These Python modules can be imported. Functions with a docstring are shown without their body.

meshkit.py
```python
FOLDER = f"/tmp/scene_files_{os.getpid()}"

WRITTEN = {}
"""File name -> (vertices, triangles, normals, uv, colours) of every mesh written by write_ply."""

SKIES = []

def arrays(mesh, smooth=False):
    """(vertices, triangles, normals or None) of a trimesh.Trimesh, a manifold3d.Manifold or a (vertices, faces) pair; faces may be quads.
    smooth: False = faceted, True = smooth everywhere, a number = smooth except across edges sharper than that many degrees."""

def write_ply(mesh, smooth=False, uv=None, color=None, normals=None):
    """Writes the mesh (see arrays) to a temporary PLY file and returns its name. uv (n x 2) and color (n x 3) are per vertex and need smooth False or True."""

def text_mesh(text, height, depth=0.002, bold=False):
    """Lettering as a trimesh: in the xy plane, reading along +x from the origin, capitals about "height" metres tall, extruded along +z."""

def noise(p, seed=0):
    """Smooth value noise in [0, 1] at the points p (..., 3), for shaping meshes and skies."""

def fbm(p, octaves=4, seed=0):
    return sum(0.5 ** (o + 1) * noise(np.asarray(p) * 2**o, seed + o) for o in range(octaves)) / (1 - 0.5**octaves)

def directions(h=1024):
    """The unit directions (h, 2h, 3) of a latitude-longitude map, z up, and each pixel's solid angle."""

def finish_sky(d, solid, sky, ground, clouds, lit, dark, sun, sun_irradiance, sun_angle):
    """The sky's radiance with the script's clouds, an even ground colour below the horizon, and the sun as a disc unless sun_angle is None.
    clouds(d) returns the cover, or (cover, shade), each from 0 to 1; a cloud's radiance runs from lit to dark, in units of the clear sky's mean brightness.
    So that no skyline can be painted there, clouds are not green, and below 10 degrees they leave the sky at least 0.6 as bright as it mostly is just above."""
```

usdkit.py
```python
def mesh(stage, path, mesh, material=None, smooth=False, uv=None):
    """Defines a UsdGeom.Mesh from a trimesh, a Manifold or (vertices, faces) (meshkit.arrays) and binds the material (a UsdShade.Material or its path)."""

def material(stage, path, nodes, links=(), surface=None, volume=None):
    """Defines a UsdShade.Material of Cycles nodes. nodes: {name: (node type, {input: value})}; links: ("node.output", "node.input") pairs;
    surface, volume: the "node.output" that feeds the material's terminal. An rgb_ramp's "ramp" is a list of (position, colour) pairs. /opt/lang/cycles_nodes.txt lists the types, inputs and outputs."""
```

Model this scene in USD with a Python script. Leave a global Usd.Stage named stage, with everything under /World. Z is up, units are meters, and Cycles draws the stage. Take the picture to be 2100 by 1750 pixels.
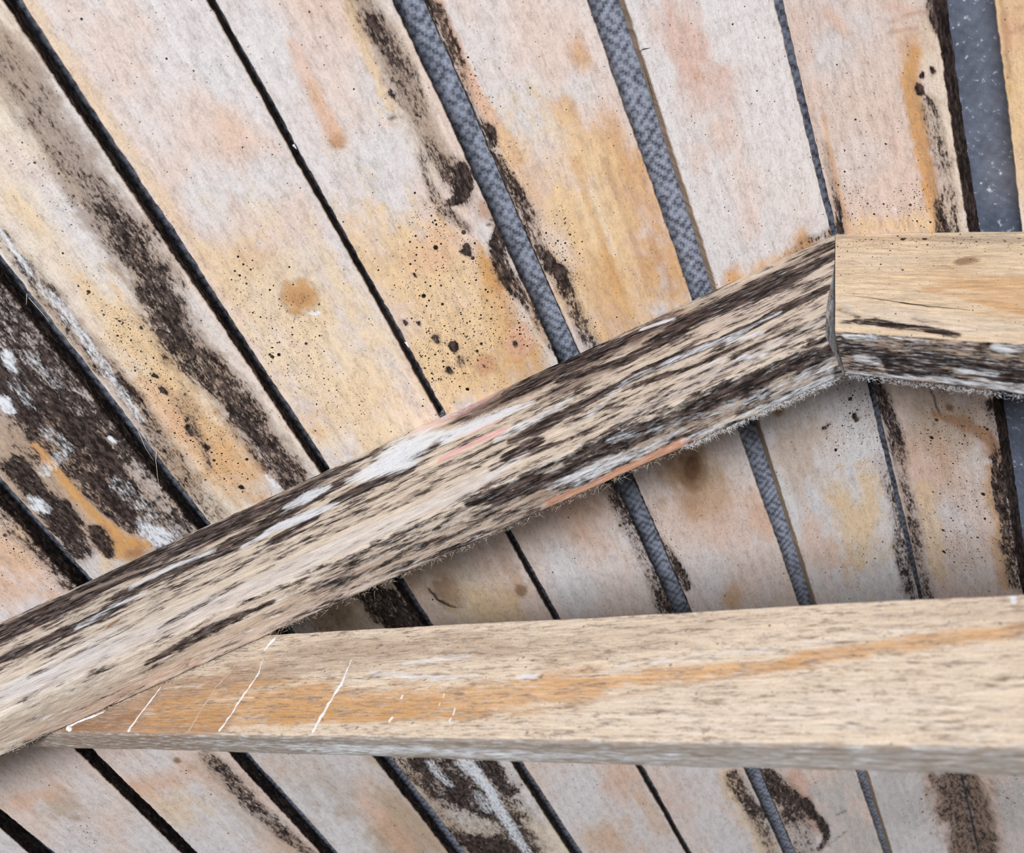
import math
import numpy as np
import usdkit, meshkit
from pxr import Usd, UsdGeom, UsdLux, UsdShade, Gf, Sdf, Vt

stage = Usd.Stage.CreateInMemory()
UsdGeom.SetStageUpAxis(stage, "Z")
UsdGeom.SetStageMetersPerUnit(stage, 1.0)
UsdGeom.Xform.Define(stage, "/World")
UsdGeom.Scope.Define(stage, "/World/Looks")
T_ = Sdf.ValueTypeNames

# ---------------------------------------------------------------- camera, sky, lights, exposure
FPX = 1782.36                                   # focal length in pixels of the 2100 x 1750 frame
AX = np.array([[0.8754268, 0.3937307, 0.2803642],      # image right
               [-0.1505961, 0.7733525, -0.6158302],    # image down
               [-0.4592916, 0.4968925, 0.7363078]])    # view direction
EYE = np.array([0.0, 0.0, 3.6])
cam = UsdGeom.Camera.Define(stage, "/World/camera")
cam.CreateHorizontalApertureAttr(36.0)
cam.CreateVerticalApertureAttr(30.0)
cam.CreateFocalLengthAttr(FPX / 2100 * 36.0)
cam.CreateClippingRangeAttr(Gf.Vec2f(0.02, 200))
cam.CreateFStopAttr(6.0)
cam.CreateFocusDistanceAttr(0.92)
cam.CreateExposureAttr(-0.98)
mat4 = Gf.Matrix4d(*AX[0], 0, *(-AX[1]), 0, *(-AX[2]), 0, *EYE, 1)
UsdGeom.Xformable(cam).AddTransformOp().Set(mat4)

sky = UsdLux.DomeLight.Define(stage, "/World/sky")
sky.CreateColorAttr(Gf.Vec3f(0.86, 0.93, 1.0))
sky.CreateIntensityAttr(0.14)
day = UsdLux.RectLight.Define(stage, "/World/daylight")          # daylight through the open gable end
day.CreateWidthAttr(1.7)
day.CreateHeightAttr(1.0)
day.CreateIntensityAttr(100.0)
day.CreateColorAttr(Gf.Vec3f(0.965, 0.985, 1.03))
UsdGeom.Xformable(day).AddTranslateOp().Set(Gf.Vec3d(0.35, -2.85, 0.7))
UsdGeom.Xformable(day).AddRotateXOp().Set(90.0 + 50.0)


# ---------------------------------------------------------------- materials
def lin(c):
    c = np.asarray(c, float) / 255.0
    return np.where(c <= 0.04045, c / 12.92, ((c + 0.055) / 1.055) ** 2.4)


def wood(name, along=26.0, across=110.0, grain=0.16, ringf=420.0, ringa=0.06, mould_along=42.0, mould_across=95.0,
         bump=0.35, fine=700.0, finea=0.10, dark=(0.009, 0.0065, 0.0065), brown=(0.085, 0.058, 0.050), haze=0.5, hazec=(0.23, 0.165, 0.13), white=(0.80, 0.825, 0.86), specks=True, rough=0.72, fine_along=170.0, fine_across=420.0, fine_mix=0.5, nlo=0.35, nhi=0.65, soft=0.36):
    """Weathered wood: the tint and the places of mould, spots and white growth come with the mesh; their fine edges are made here."""
    n = {
        "gc": ("attribute", {"attribute": "gc"}), "tint": ("attribute", {"attribute": "tint"}),
        "msk": ("attribute", {"attribute": "msk"}), "ring": ("attribute", {"attribute": "ring"}),
        "sep": ("separate_color", {"color_type": "rgb"}),
        # streaky grain
        "gm": ("mapping", {"scale": (along, across * 3.2, 1.0)}),
        "gn": ("noise_texture", {"scale": 1.0, "detail": 5.0, "roughness": 0.62}),
        "gr": ("map_range", {"from_min": 0.25, "from_max": 0.75, "to_min": 1.0 - grain, "to_max": 1.0 + grain}),
        "fn": ("noise_texture", {"scale": fine, "detail": 3.0, "roughness": 0.7}),
        "fr": ("map_range", {"from_min": 0.25, "from_max": 0.75, "to_min": 1.0 - finea, "to_max": 1.0 + finea}),
        "rs": ("math", {"math_type": "multiply", "value2": ringf}),
        "rw": ("math", {"math_type": "sine"}),
        "rr": ("map_range", {"from_min": -1.0, "from_max": 1.0, "to_min": 1.0 - ringa, "to_max": 1.0}),
        "m1": ("math", {"math_type": "multiply"}), "m2": ("math", {"math_type": "multiply"}),
        "base": ("vector_math", {"math_type": "scale"}),
        # mould
        "mm": ("mapping", {"scale": (mould_along, mould_across, 1.0)}),
        "mn": ("noise_texture", {"scale": 1.0, "detail": 9.0, "roughness": 0.72, "distortion": 0.25}),
        "mfm": ("mapping", {"scale": (fine_along, fine_across, 1.0), "location": (7.0, 2.0, 1.0)}),
        "mfn": ("noise_texture", {"scale": 1.0, "detail": 6.0, "roughness": 0.75}),
        "mfx": ("math", {"math_type": "multiply", "value2": fine_mix}),
        "mlx": ("math", {"math_type": "multiply_add", "value2": 1.0 - fine_mix}),
        "mr": ("map_range", {"from_min": nlo, "from_max": nhi, "to_min": -0.1, "to_max": 1.1, "clamp": False}),
        "mx": ("math", {"math_type": "multiply_add", "value2": 1.25, "value3": -1.06}),
        "ma": ("math", {"math_type": "add"}),
        "mo": ("map_range", {"range_type": "smoothstep", "from_min": 0.0, "from_max": soft, "to_min": 0.0, "to_max": 0.98}),
        "mc": ("noise_texture", {"scale": 1.7, "detail": 6.0, "roughness": 0.7}),
        "mcr": ("rgb_ramp", {"ramp": [(0.0, dark), (0.44, dark), (0.60, brown), (1.0, tuple(2.0 * b for b in brown))]}),
        "mmx": ("mix", {}),
        "hz": ("map_range", {"range_type": "smoothstep", "from_min": -0.85, "from_max": 0.25, "to_min": 0.0, "to_max": haze}),
        "hzb": ("mix", {"color2": hazec}),
        # white growth
        "wm": ("mapping", {"scale": (mould_along * 2.2, mould_across * 2.6, 1.0), "location": (3.1, 1.7, 5.0)}),
        "wn": ("noise_texture", {"scale": 1.0, "detail": 8.0, "roughness": 0.68}),
        "wr": ("map_range", {"from_min": 0.35, "from_max": 0.65, "to_min": 0.0, "to_max": 1.0, "clamp": False}),
        "wx": ("math", {"math_type": "multiply_add", "value2": 1.35, "value3": -1.12}),
        "wa": ("math", {"math_type": "add"}),
        "wo": ("map_range", {"range_type": "smoothstep", "from_min": -0.35, "from_max": 0.75, "to_min": 0.0, "to_max": 0.97}),
        "wmx": ("mix", {"color2": white}),
        "bh": ("math", {"math_type": "add"}),
        "bump": ("bump", {"strength": bump, "distance": 0.0012}),
        "p": ("principled_bsdf", {"roughness": rough, "specular_ior_level": 0.08}),
    }
    l = [("gc.vector", "gm.vector"), ("gm.vector", "gn.vector"), ("gn.fac", "gr.value"), ("gc.vector", "fn.vector"), ("fn.fac", "fr.value"),
         ("ring.fac", "rs.value1"), ("rs.value", "rw.value1"), ("rw.value", "rr.value"),
         ("gr.result", "m1.value1"), ("fr.result", "m1.value2"), ("m1.value", "m2.value1"), ("rr.result", "m2.value2"),
         ("tint.vector", "base.vector1"), ("m2.value", "base.scale"),
         ("msk.color", "sep.color"),
         ("gc.vector", "mm.vector"), ("mm.vector", "mn.vector"), ("gc.vector", "mfm.vector"), ("mfm.vector", "mfn.vector"), ("mfn.fac", "mfx.value1"), ("mn.fac", "mlx.value1"), ("mfx.value", "mlx.value3"), ("mlx.value", "mr.value"), ("sep.r", "mx.value1"), ("mx.value", "ma.value1"), ("mr.result", "ma.value2"),
         ("ma.value", "mo.value"), ("ma.value", "hz.value"), ("hz.result", "hzb.fac"), ("hzb.color", "mmx.color1"), ("mm.vector", "mc.vector"), ("mc.fac", "mcr.fac"), ("mo.result", "mmx.fac"), ("mcr.color", "mmx.color2"),
         ("gc.vector", "wm.vector"), ("wm.vector", "wn.vector"), ("wn.fac", "wr.value"), ("sep.b", "wx.value1"), ("wx.value", "wa.value1"), ("wr.result", "wa.value2"),
         ("wa.value", "wo.value"), ("wo.result", "wmx.fac"), ("mmx.color", "wmx.color1"),
         ("wmx.color", "p.base_color"), ("gn.fac", "bh.value1"), ("fn.fac", "bh.value2"), ("bh.value", "bump.height"), ("bump.normal", "p.normal")]
    last = "base.vector"
    if specks:
        for i, (sc, r0, r1, gain, less) in enumerate(((110.0, 0.02, 0.27, 0.9, -0.13), (300.0, 0.06, 0.30, 0.9, -0.03), (620.0, 0.10, 0.28, 0.9, -0.01))):
            k = f"v{i}"
            n.update({
                k: ("voronoi_texture", {"scale": sc, "feature": "f1", "dimensions": "2D", "use_normalize": False}),
                k + "s": ("separate_color", {"color_type": "rgb"}),
                k + "p": ("math", {"math_type": "power", "value2": 4.0}),
                k + "r": ("math", {"math_type": "multiply_add", "value2": r1, "value3": r0}),
                k + "d": ("math", {"math_type": "subtract"}),
                k + "c": ("map_range", {"range_type": "smoothstep", "from_min": -0.07, "from_max": 0.05, "to_min": 0.0, "to_max": 1.0}),
                k + "g": ("math", {"math_type": "multiply_add", "value2": gain, "value3": less}),
                k + "t": ("math", {"math_type": "less_than"}),
                k + "o": ("math", {"math_type": "multiply"}),
                k + "m": ("mix", {"color2": dark}),
            })
            l += [("gc.vector", k + ".vector"), (k + ".color", k + "s.color"), (k + "s.g", k + "p.value1"), (k + "p.value", k + "r.value1"),
                  (k + "r.value", k + "d.value1"), (k + ".distance", k + "d.value2"), (k + "d.value", k + "c.value"),
                  ("sep.g", k + "g.value1"), (k + "s.r", k + "t.value1"), (k + "g.value", k + "t.value2"),
                  (k + "c.result", k + "o.value1"), (k + "t.value", k + "o.value2"), (k + "o.value", k + "m.fac"), (last, k + "m.color1")]
            last = k + "m.color"
    l.append((last, "hzb.color1"))
    return usdkit.material(stage, "/World/Looks/" + name, n, l, surface="p.BSDF")


M_BOARD = wood("board_wood", mould_along=60.0, mould_across=130.0, grain=0.05, fine=480.0, finea=0.085, ringa=0.06, bump=0.5, soft=0.40, haze=0.58, dark=(0.011, 0.008, 0.0075))
M_RAFTER = wood("mouldy_rafter_wood", along=45.0, across=190.0, grain=0.17, ringf=1000.0, ringa=0.04, mould_along=24.0, mould_across=125.0, nlo=0.39, nhi=0.61, soft=0.5, bump=0.7, fine_along=70.0, fine_across=700.0, fine_mix=0.32,
                dark=(0.008, 0.006, 0.006), brown=(0.125, 0.086, 0.074), haze=0.42, hazec=(0.24, 0.175, 0.15), finea=0.16)
M_CLEAN = wood("clean_timber_wood", along=30.0, across=150.0, grain=0.24, ringf=700.0, ringa=0.06, mould_along=26.0, mould_across=170.0, bump=0.6, finea=0.14, fine_along=90.0, fine_across=700.0)
M_COLLAR = wood("collar_wood", along=30.0, across=150.0, grain=0.20, ringf=700.0, ringa=0.05, mould_along=30.0, mould_across=200.0, bump=0.8, finea=0.16, fine_along=110.0, fine_across=700.0,
                dark=(0.25, 0.185, 0.14), brown=(0.40, 0.31, 0.24), haze=0.15)


def plain(name, color, rough=0.7, **kw):
    return usdkit.material(stage, "/World/Looks/" + name, {"p": ("principled_bsdf", {"base_color": color, "roughness": rough, **kw})}, [], surface="p.BSDF")


M_FLOOR = usdkit.material(stage, "/World/Looks/floor_concrete", {
    "g": ("geometry", {}), "n": ("noise_texture", {"scale": 6.0, "detail": 5.0}),
    "r": ("rgb_ramp", {"ramp": [(0.3, (0.11, 0.109, 0.107)), (0.7, (0.16, 0.158, 0.155))]}), "p": ("principled_bsdf", {"roughness": 0.85})},
    [("g.position", "n.vector"), ("n.fac", "r.fac"), ("r.color", "p.base_color")], surface="p.BSDF")
M_WALL = plain("wall_boards", (0.20, 0.165, 0.13), 0.85)
M_PAINT = plain("white_paint", (0.86, 0.86, 0.87), 0.35)
M_GUM = plain("pale_brown_gum", (0.55, 0.42, 0.33), 0.4)
M_FIBRE = plain("pale_fibre", (0.70, 0.60, 0.48), 0.8)
M_MOULDWHITE = plain("white_mould", (0.82, 0.83, 0.86), 0.9)
M_MOULDGREY = plain("grey_mould", (0.45, 0.46, 0.50), 0.9)


def sheet_material(name, weave, lo, hi, painted_sparkle, rough, trans):
    n = {"gc": ("attribute", {"attribute": "gc"}),
         "ch": ("checker_texture", {"scale": 1.0 / 0.0054, "color1": (0.33, 0.33, 0.33), "color2": (0.72, 0.72, 0.72)}),
         "vn": ("voronoi_texture", {"dimensions": "2D", "scale": 1.0 / 0.0054, "feature": "f1", "metric": "chebychev", "randomness": 0.15}),
         "vs": ("separate_color", {"color_type": "rgb"}),
         "n": ("noise_texture", {"scale": 26.0, "detail": 6.0, "roughness": 0.65}),
         "cb": ("rgb_to_bw", {}), "a1": ("math", {"math_type": "multiply_add", "value2": weave, "value3": 0.5 - 0.5 * weave}),
         "a2": ("math", {"math_type": "multiply_add", "value2": weave * 0.6}), "a3": ("math", {"math_type": "multiply_add", "value2": 0.9}),
         "a4": ("math", {"math_type": "add", "value2": -0.45 - 0.3 * weave}),
         "cr": ("rgb_ramp", {"ramp": [(0.15, lo), (0.85, hi)]}),
         "sn": ("noise_texture", {"scale": 210.0, "detail": 4.0, "roughness": 0.6}),
         "sr": ("map_range", {"range_type": "smoothstep", "from_min": 0.60, "from_max": 0.72, "to_min": 0.0, "to_max": painted_sparkle}),
         "sm": ("mix", {"color2": (0.75, 0.79, 0.86)}),  # bright glints of the plastic painted into its base colour
         "b": ("bump", {"strength": 0.5, "distance": 0.001}),
         "p": ("principled_bsdf", {"roughness": rough, "specular_ior_level": 0.5}),
         "t": ("translucent_bsdf", {}), "mix": ("mix_closure", {"fac": trans})}
    l = [("gc.vector", "ch.vector"), ("gc.vector", "vn.vector"), ("vn.color", "vs.color"), ("gc.vector", "n.vector"), ("ch.color", "cb.color"), ("cb.val", "a1.value1"),
         ("vs.r", "a2.value1"), ("a1.value", "a2.value3"), ("n.fac", "a3.value1"), ("a2.value", "a3.value3"), ("a3.value", "a4.value1"), ("a4.value", "cr.fac"),
         ("gc.vector", "sn.vector"), ("sn.fac", "sr.value"), ("sr.result", "sm.fac"), ("cr.color", "sm.color1"), ("sm.color", "p.base_color"), ("sm.color", "t.color"),
         ("n.fac", "b.height"), ("b.normal", "p.normal"), ("p.BSDF", "mix.closure1"), ("t.BSDF", "mix.closure2")]
    return usdkit.material(stage, "/World/Looks/" + name, n, l, surface="mix.closure")


M_WEAVE = sheet_material("woven_plastic", 0.9, (0.09, 0.10, 0.13), (0.37, 0.40, 0.49), 0.2, 0.4, 0.04)
M_GLOSS = sheet_material("glossy_plastic", 0.12, (0.05, 0.058, 0.085), (0.26, 0.30, 0.39), 0.85, 0.3, 0.04)

# ---------------------------------------------------------------- prims
USED = {}


def numbered(parent, name):
    k = USED.get((parent, name), 0)
    USED[(parent, name)] = k + 1
    return f"{parent}/{name}" + (f"_{k:03d}" if k else "")


def say(prim, label=None, category=None, group=None, kind=None):
    for k, v in (("label", label), ("category", category), ("group", group), ("kind", kind)):
        if v:
            prim.SetCustomDataByKey(k, v)
    return prim


def thing(name, loc=(0, 0, 0), **kw):
    x = UsdGeom.Xform.Define(stage, numbered("/World", name))
    if any(loc):
        x.AddTranslateOp().Set(Gf.Vec3d(*map(float, loc)))
    x.GetPrim()
    say(x.GetPrim(), **kw)
    return x.GetPrim()


def put(name, V, F, material, parent=None, origin=(0, 0, 0), gc=None, tint=None, msk=None, ring=None, normals=None, **kw):
    """One Mesh prim; F is (n, 4) quads or (n, 3) triangles; per-vertex wood data as primvars."""
    path = numbered(str(parent.GetPath()) if parent else "/World", name)
    m = UsdGeom.Mesh.Define(stage, path)
    V = np.asarray(V, float) - np.asarray(origin, float)
    F = np.asarray(F, np.int32)
    m.CreatePointsAttr(Vt.Vec3fArray.FromNumpy(V.astype(np.float32)))
    m.CreateFaceVertexCountsAttr(Vt.IntArray.FromNumpy(np.full(len(F), F.shape[1], np.int32)))
    m.CreateFaceVertexIndicesAttr(Vt.IntArray.FromNumpy(F.ravel()))
    m.CreateSubdivisionSchemeAttr("none")
    if normals is not None:
        m.CreateNormalsAttr(Vt.Vec3fArray.FromNumpy(normals.astype(np.float32)))
        m.SetNormalsInterpolation("vertex")
    api = UsdGeom.PrimvarsAPI(m)
    for key, a in (("gc", gc), ("tint", tint), ("msk", msk)):
        if a is not None:
            api.CreatePrimvar(key, T_.Float3Array, "vertex").Set(Vt.Vec3fArray.FromNumpy(np.asarray(a, np.float32)))
    if ring is not None:
        api.CreatePrimvar("ring", T_.FloatArray, "vertex").Set(Vt.FloatArray.FromNumpy(np.asarray(ring, np.float32)))
    UsdShade.MaterialBindingAPI.Apply(m.GetPrim()).Bind(material)
    return say(m.GetPrim(), **kw)


def curves(name, strands, width, material, parent, **kw):
    """Fine strands as one mesh of thin three-sided tapering tubes."""
    VV, FF, o = [], [], 0
    for P in strands:
        P = np.asarray(P)
        t = np.gradient(P, axis=0)
        t /= np.linalg.norm(t, axis=1, keepdims=True) + 1e-12
        e = np.cross(t, [0.31, 0.52, 0.79])
        e /= np.linalg.norm(e, axis=1, keepdims=True) + 1e-12
        f = np.cross(t, e)
        r = np.linspace(width, width * 0.25, len(P))[:, None] * 0.5
        VV.append(np.stack([P + r * (e * math.cos(q) + f * math.sin(q)) for q in (0, 2.0944, 4.1888)], 1).reshape(-1, 3))
        i = np.arange(len(P) - 1)[:, None] * 3 + np.arange(3)[None, :] + o
        j = np.arange(len(P) - 1)[:, None] * 3 + (np.arange(3)[None, :] + 1) % 3 + o
        FF.append(np.stack([i, j, j + 3, i + 3], -1).reshape(-1, 4))
        o += len(P) * 3
    return put(name, np.vstack(VV), np.vstack(FF), material, parent, **kw)


def box(lo, hi):
    x0, y0, z0 = lo
    x1, y1, z1 = hi
    V = np.array([[x, y, z] for z in (z0, z1) for y in (y0, y1) for x in (x0, x1)])
    F = [[0, 2, 3, 1], [4, 5, 7, 6], [0, 1, 5, 4], [2, 6, 7, 3], [0, 4, 6, 2], [1, 3, 7, 5]]
    return V, F


# ---------------------------------------------------------------- the roof's planes
PITCH = math.radians(27.5)
RIDGE = EYE + np.array([-0.092021, 0.4331075, 0.8966326])       # a point on the ridge, underside of the boards, where the rafters meet
ALONG = np.array([0.0, 1.0, 0.0])                               # along the ridge
DOWN_L = np.array([-math.cos(PITCH), 0, -math.sin(PITCH)])      # down the left slope
DOWN_R = np.array([math.cos(PITCH), 0, -math.sin(PITCH)])
OUT_L = np.array([-math.sin(PITCH), 0, math.cos(PITCH)])        # outward (up) from each slope
OUT_R = np.array([math.sin(PITCH), 0, math.cos(PITCH)])
DEEP, WIDE = 0.170, 0.049                                       # rafter
UP = np.array([0, 0, 1.0])


class Face:
    """A plane with its own (u, v): where a point noted on the photograph lies on it."""

    def __init__(self, o, eu, ev):
        self.o, self.eu, self.ev = o, eu, ev
        self.n = np.cross(eu, ev)

    def p3(self, x, y):
        d = AX[0] * (x - 1050) / FPX + AX[1] * (y - 875) / FPX + AX[2]
        return EYE + d * (self.n @ (self.o - EYE)) / (self.n @ d)

    def uv(self, x, y):
        q = self.p3(x, y) - self.o
        return np.array([q @ self.eu, q @ self.ev])

    def jac(self, x, y):
        c = self.uv(x, y)
        return np.stack([(self.uv(x + 1, y) - c), (self.uv(x, y + 1) - c)], 1)

    def flat(self, V):
        q = V - self.o
        return np.stack([q @ self.eu, q @ self.ev], 1)


F_LEFT = Face(RIDGE, ALONG, DOWN_L)
F_RIGHT = Face(RIDGE, ALONG, DOWN_R)
F_SIDE_L = Face(RIDGE, DOWN_L, OUT_L)
F_SIDE_R = Face(RIDGE, DOWN_R, OUT_R)
F_BOT_L = Face(RIDGE - OUT_L * DEEP, DOWN_L, ALONG)
F_BOT_R = Face(RIDGE - OUT_R * DEEP, DOWN_R, ALONG)
COL_Z0, COL_Z1, COL_T = RIDGE[2] - 0.8966326 + 0.3196, RIDGE[2] - 0.8966326 + 0.4305, 0.0275
COL_Y = RIDGE[1] + WIDE + 0.001
F_COL = Face(np.array([RIDGE[0], COL_Y, COL_Z0]), np.array([1.0, 0, 0]), UP)
F_COLB = Face(np.array([RIDGE[0], COL_Y, COL_Z0]), np.array([1.0, 0, 0]), ALONG)


def smooth(a, b, x):
    t = np.clip((x - a) / (b - a), 0, 1)
    return t * t * (3 - 2 * t)


TINTS = {"W": (226, 222, 221), "G": (205, 200, 196), "P": (230, 210, 198), "Y": (236, 205, 163), "O": (214, 162, 102), "B": (176, 128, 88), "D": (120, 82, 58),
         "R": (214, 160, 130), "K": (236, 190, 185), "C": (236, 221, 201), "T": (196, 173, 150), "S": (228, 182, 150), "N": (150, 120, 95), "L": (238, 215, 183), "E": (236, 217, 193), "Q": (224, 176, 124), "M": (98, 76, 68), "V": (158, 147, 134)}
TINTS = {k: lin(v) for k, v in TINTS.items()}


def seg_dist(uv, pts):
    """Per vertex and best segment: distance / half width and the strength there."""
    best_q, best_d = np.full(len(uv), 9.0), np.zeros(len(uv))
    for (a, wa, da), (b, wb, db) in zip(pts[:-1], pts[1:]):
        e = b - a
        t = np.clip(((uv - a) @ e) / max(e @ e, 1e-12), 0, 1)
        q = np.linalg.norm(uv - (a + t[:, None] * e), axis=1) / (wa + (wb - wa) * t)
        d = da + (db - da) * t
        m = q < best_q
        best_q[m], best_d[m] = q[m], d[m]
    return best_q, best_d


def paint(face, uv, feats, tint, msk, ring, wob, wob2):
    """Lays stains, mould, spots and knots, noted as photograph points on the face, onto the vertices at uv (metres on the face)."""
    for f in feats:
        k = f[0]
        if k in "tsk":
            x, y, rx, ry, ang = f[1:6]
            J = np.linalg.inv(face.jac(x, y))
            d = (uv - face.uv(x, y)) @ J.T
            c, s = math.cos(math.radians(ang)), math.sin(math.radians(ang))
            q = np.hypot((d[:, 0] * c + d[:, 1] * s) / rx, (-d[:, 0] * s + d[:, 1] * c) / ry)
            if k == "k":
                q = q * (1 + 0.5 * wob)
            if k == "t":
                w = f[7] * smooth(1.4, 0.25, q + wob * 1.0 + wob2 * 0.3)
                tint += (TINTS[f[6]] - tint) * w[:, None]
            elif k == "s":
                msk[:, 1] = np.maximum(msk[:, 1], f[6] * smooth(1.3, 0.3, q + wob * 0.8))
            else:
                col, deep = f[6], f[7]
                halo = smooth(3.2, 0.8, q + wob * 0.5)
                tint += (tint * np.array([0.97, 0.88, 0.74]) - tint) * (halo * 0.55)[:, None]
                core = smooth(1.12, 0.78, q + wob2 * 0.35)
                tint += (TINTS[col] - tint) * (core * deep)[:, None]
                rim = np.exp(-((q - 1.05) / 0.16) ** 2)
                tint *= (1 - 0.20 * rim * deep)[:, None]
                heart = smooth(0.28, 0.05, q)
                tint *= (1 - 0.30 * heart * deep)[:, None]
                mix = smooth(3.4, 1.6, q)
                ring += (q * 0.022 * (rx + ry) / 60.0 - ring) * mix
        else:
            pts = f[1]
            if k == "T":
                pts = [(x, y, f[2], f[4]) for x, y in pts]
            mid = pts[len(pts) // 2]
            sc = math.sqrt(abs(np.linalg.det(face.jac(mid[0], mid[1]))))
            P = [(face.uv(x, y), w * sc, d) for x, y, w, d in pts]
            q, d = seg_dist(uv, P)
            if k == "T":
                w = d * smooth(1.3, 0.45, q + wob * 0.6 + wob2 * 0.5)
                tint += (TINTS[f[3]] - tint) * w[:, None]
            elif k == "m":
                msk[:, 0] = np.maximum(msk[:, 0], d * smooth(1.45, 0.45, q + wob * 0.7))
            elif k == "w":
                msk[:, 2] = np.maximum(msk[:, 2], d * smooth(1.4, 0.35, q + wob * 0.6))
            elif k == "e":                                   # takes mould away
                msk[:, 0] *= 1 - d * smooth(1.3, 0.6, q + wob * 0.5)
            elif k == "c":                                   # a crack: a fine dark line
                tint *= (1 - 0.93 * d * smooth(1.1, 0.6, q))[:, None]


# ---------------------------------------------------------------- what the photograph shows, noted as points on it
GAPS = {
    "D": ([(1585, 0), (1606, 82), (1637, 192), (1664, 312), (1691, 411), (1707, 477), (1777, 775), (1808, 909), (1832, 998), (1870, 1177), (1887, 1222), (1971, 1592)],
          [(1602, 0), (1715, 477)]),
    "E": ([(1202, 0), (1235, 82), (1279, 206), (1317, 329), (1351, 418), (1400, 549), (1420, 600), (1511, 871), (1565, 1026), (1616, 1180), (1637, 1236), (1758, 1585), (1813, 1750)],
          [(1279, 0), (1317, 96), (1338, 178), (1400, 394), (1465, 583), (1558, 854), (1606, 1005), (1652, 1180), (1671, 1236), (1787, 1592), (1829, 1750)]),
    "C": ([(801, 0), (871, 144), (957, 315), (981, 377), (1039, 504), (1080, 600), (1146, 738), (1260, 988), (1348, 1180), (1379, 1253), (1529, 1580), (1606, 1750)],
          [(871, 0), (906, 96), (947, 178), (995, 285), (1046, 387), (1094, 497), (1134, 600), (1187, 717), (1293, 974), (1382, 1176), (1422, 1253), (1558, 1582), (1633, 1750)]),
    "B": ([(422, 0), (446, 45), (514, 161), (569, 261), (603, 319), (645, 387), (700, 494), (751, 580), (827, 710), (902, 853), (1034, 1091), (1081, 1180), (1134, 1270), (1303, 1572), (1400, 1735)],
          [(441, 0), (480, 72), (542, 182), (600, 288), (651, 370), (700, 470), (767, 580), (844, 717), (913, 846), (1050, 1091), (1094, 1177), (1144, 1270), (1317, 1573), (1400, 1716)]),
    "A": ([(7, 0), (51, 69), (103, 141), (161, 233), (219, 315), (274, 401), (329, 480), (408, 600), (487, 717), (583, 854), (653, 967), (813, 1189), (860, 1285), (1048, 1565), (1170, 1750)],
          [(36, 0), (82, 69), (117, 117), (165, 192), (223, 264), (271, 339), (315, 411), (363, 487), (434, 600), (525, 731), (583, 813), (634, 889), (672, 954), (822, 1189), (883, 1285), (1074, 1566), (1194, 1750)]),
    "I": ([(14, 597), (86, 686), (171, 793), (257, 899), (329, 1005), (399, 1084), (770, 1554), (919, 1750)],
          [(0, 511), (38, 580), (103, 655), (154, 727), (206, 786), (281, 885), (319, 923), (381, 1009), (427, 1074), (806, 1556), (954, 1750)]),
    "G": ([(0, 1036), (132, 1180), (468, 1541), (655, 1750)], [(0, 981), (86, 1084), (177, 1180), (506, 1542), (689, 1750)]),
    "G2": ([(151, 1530), (223, 1606), (298, 1685), (377, 1750)], [(188, 1532), (267, 1620), (336, 1688), (408, 1750)]),
    "G3": ([(0, 1699), (58, 1750)], [(0, 1661), (110, 1750)]),
}
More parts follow.
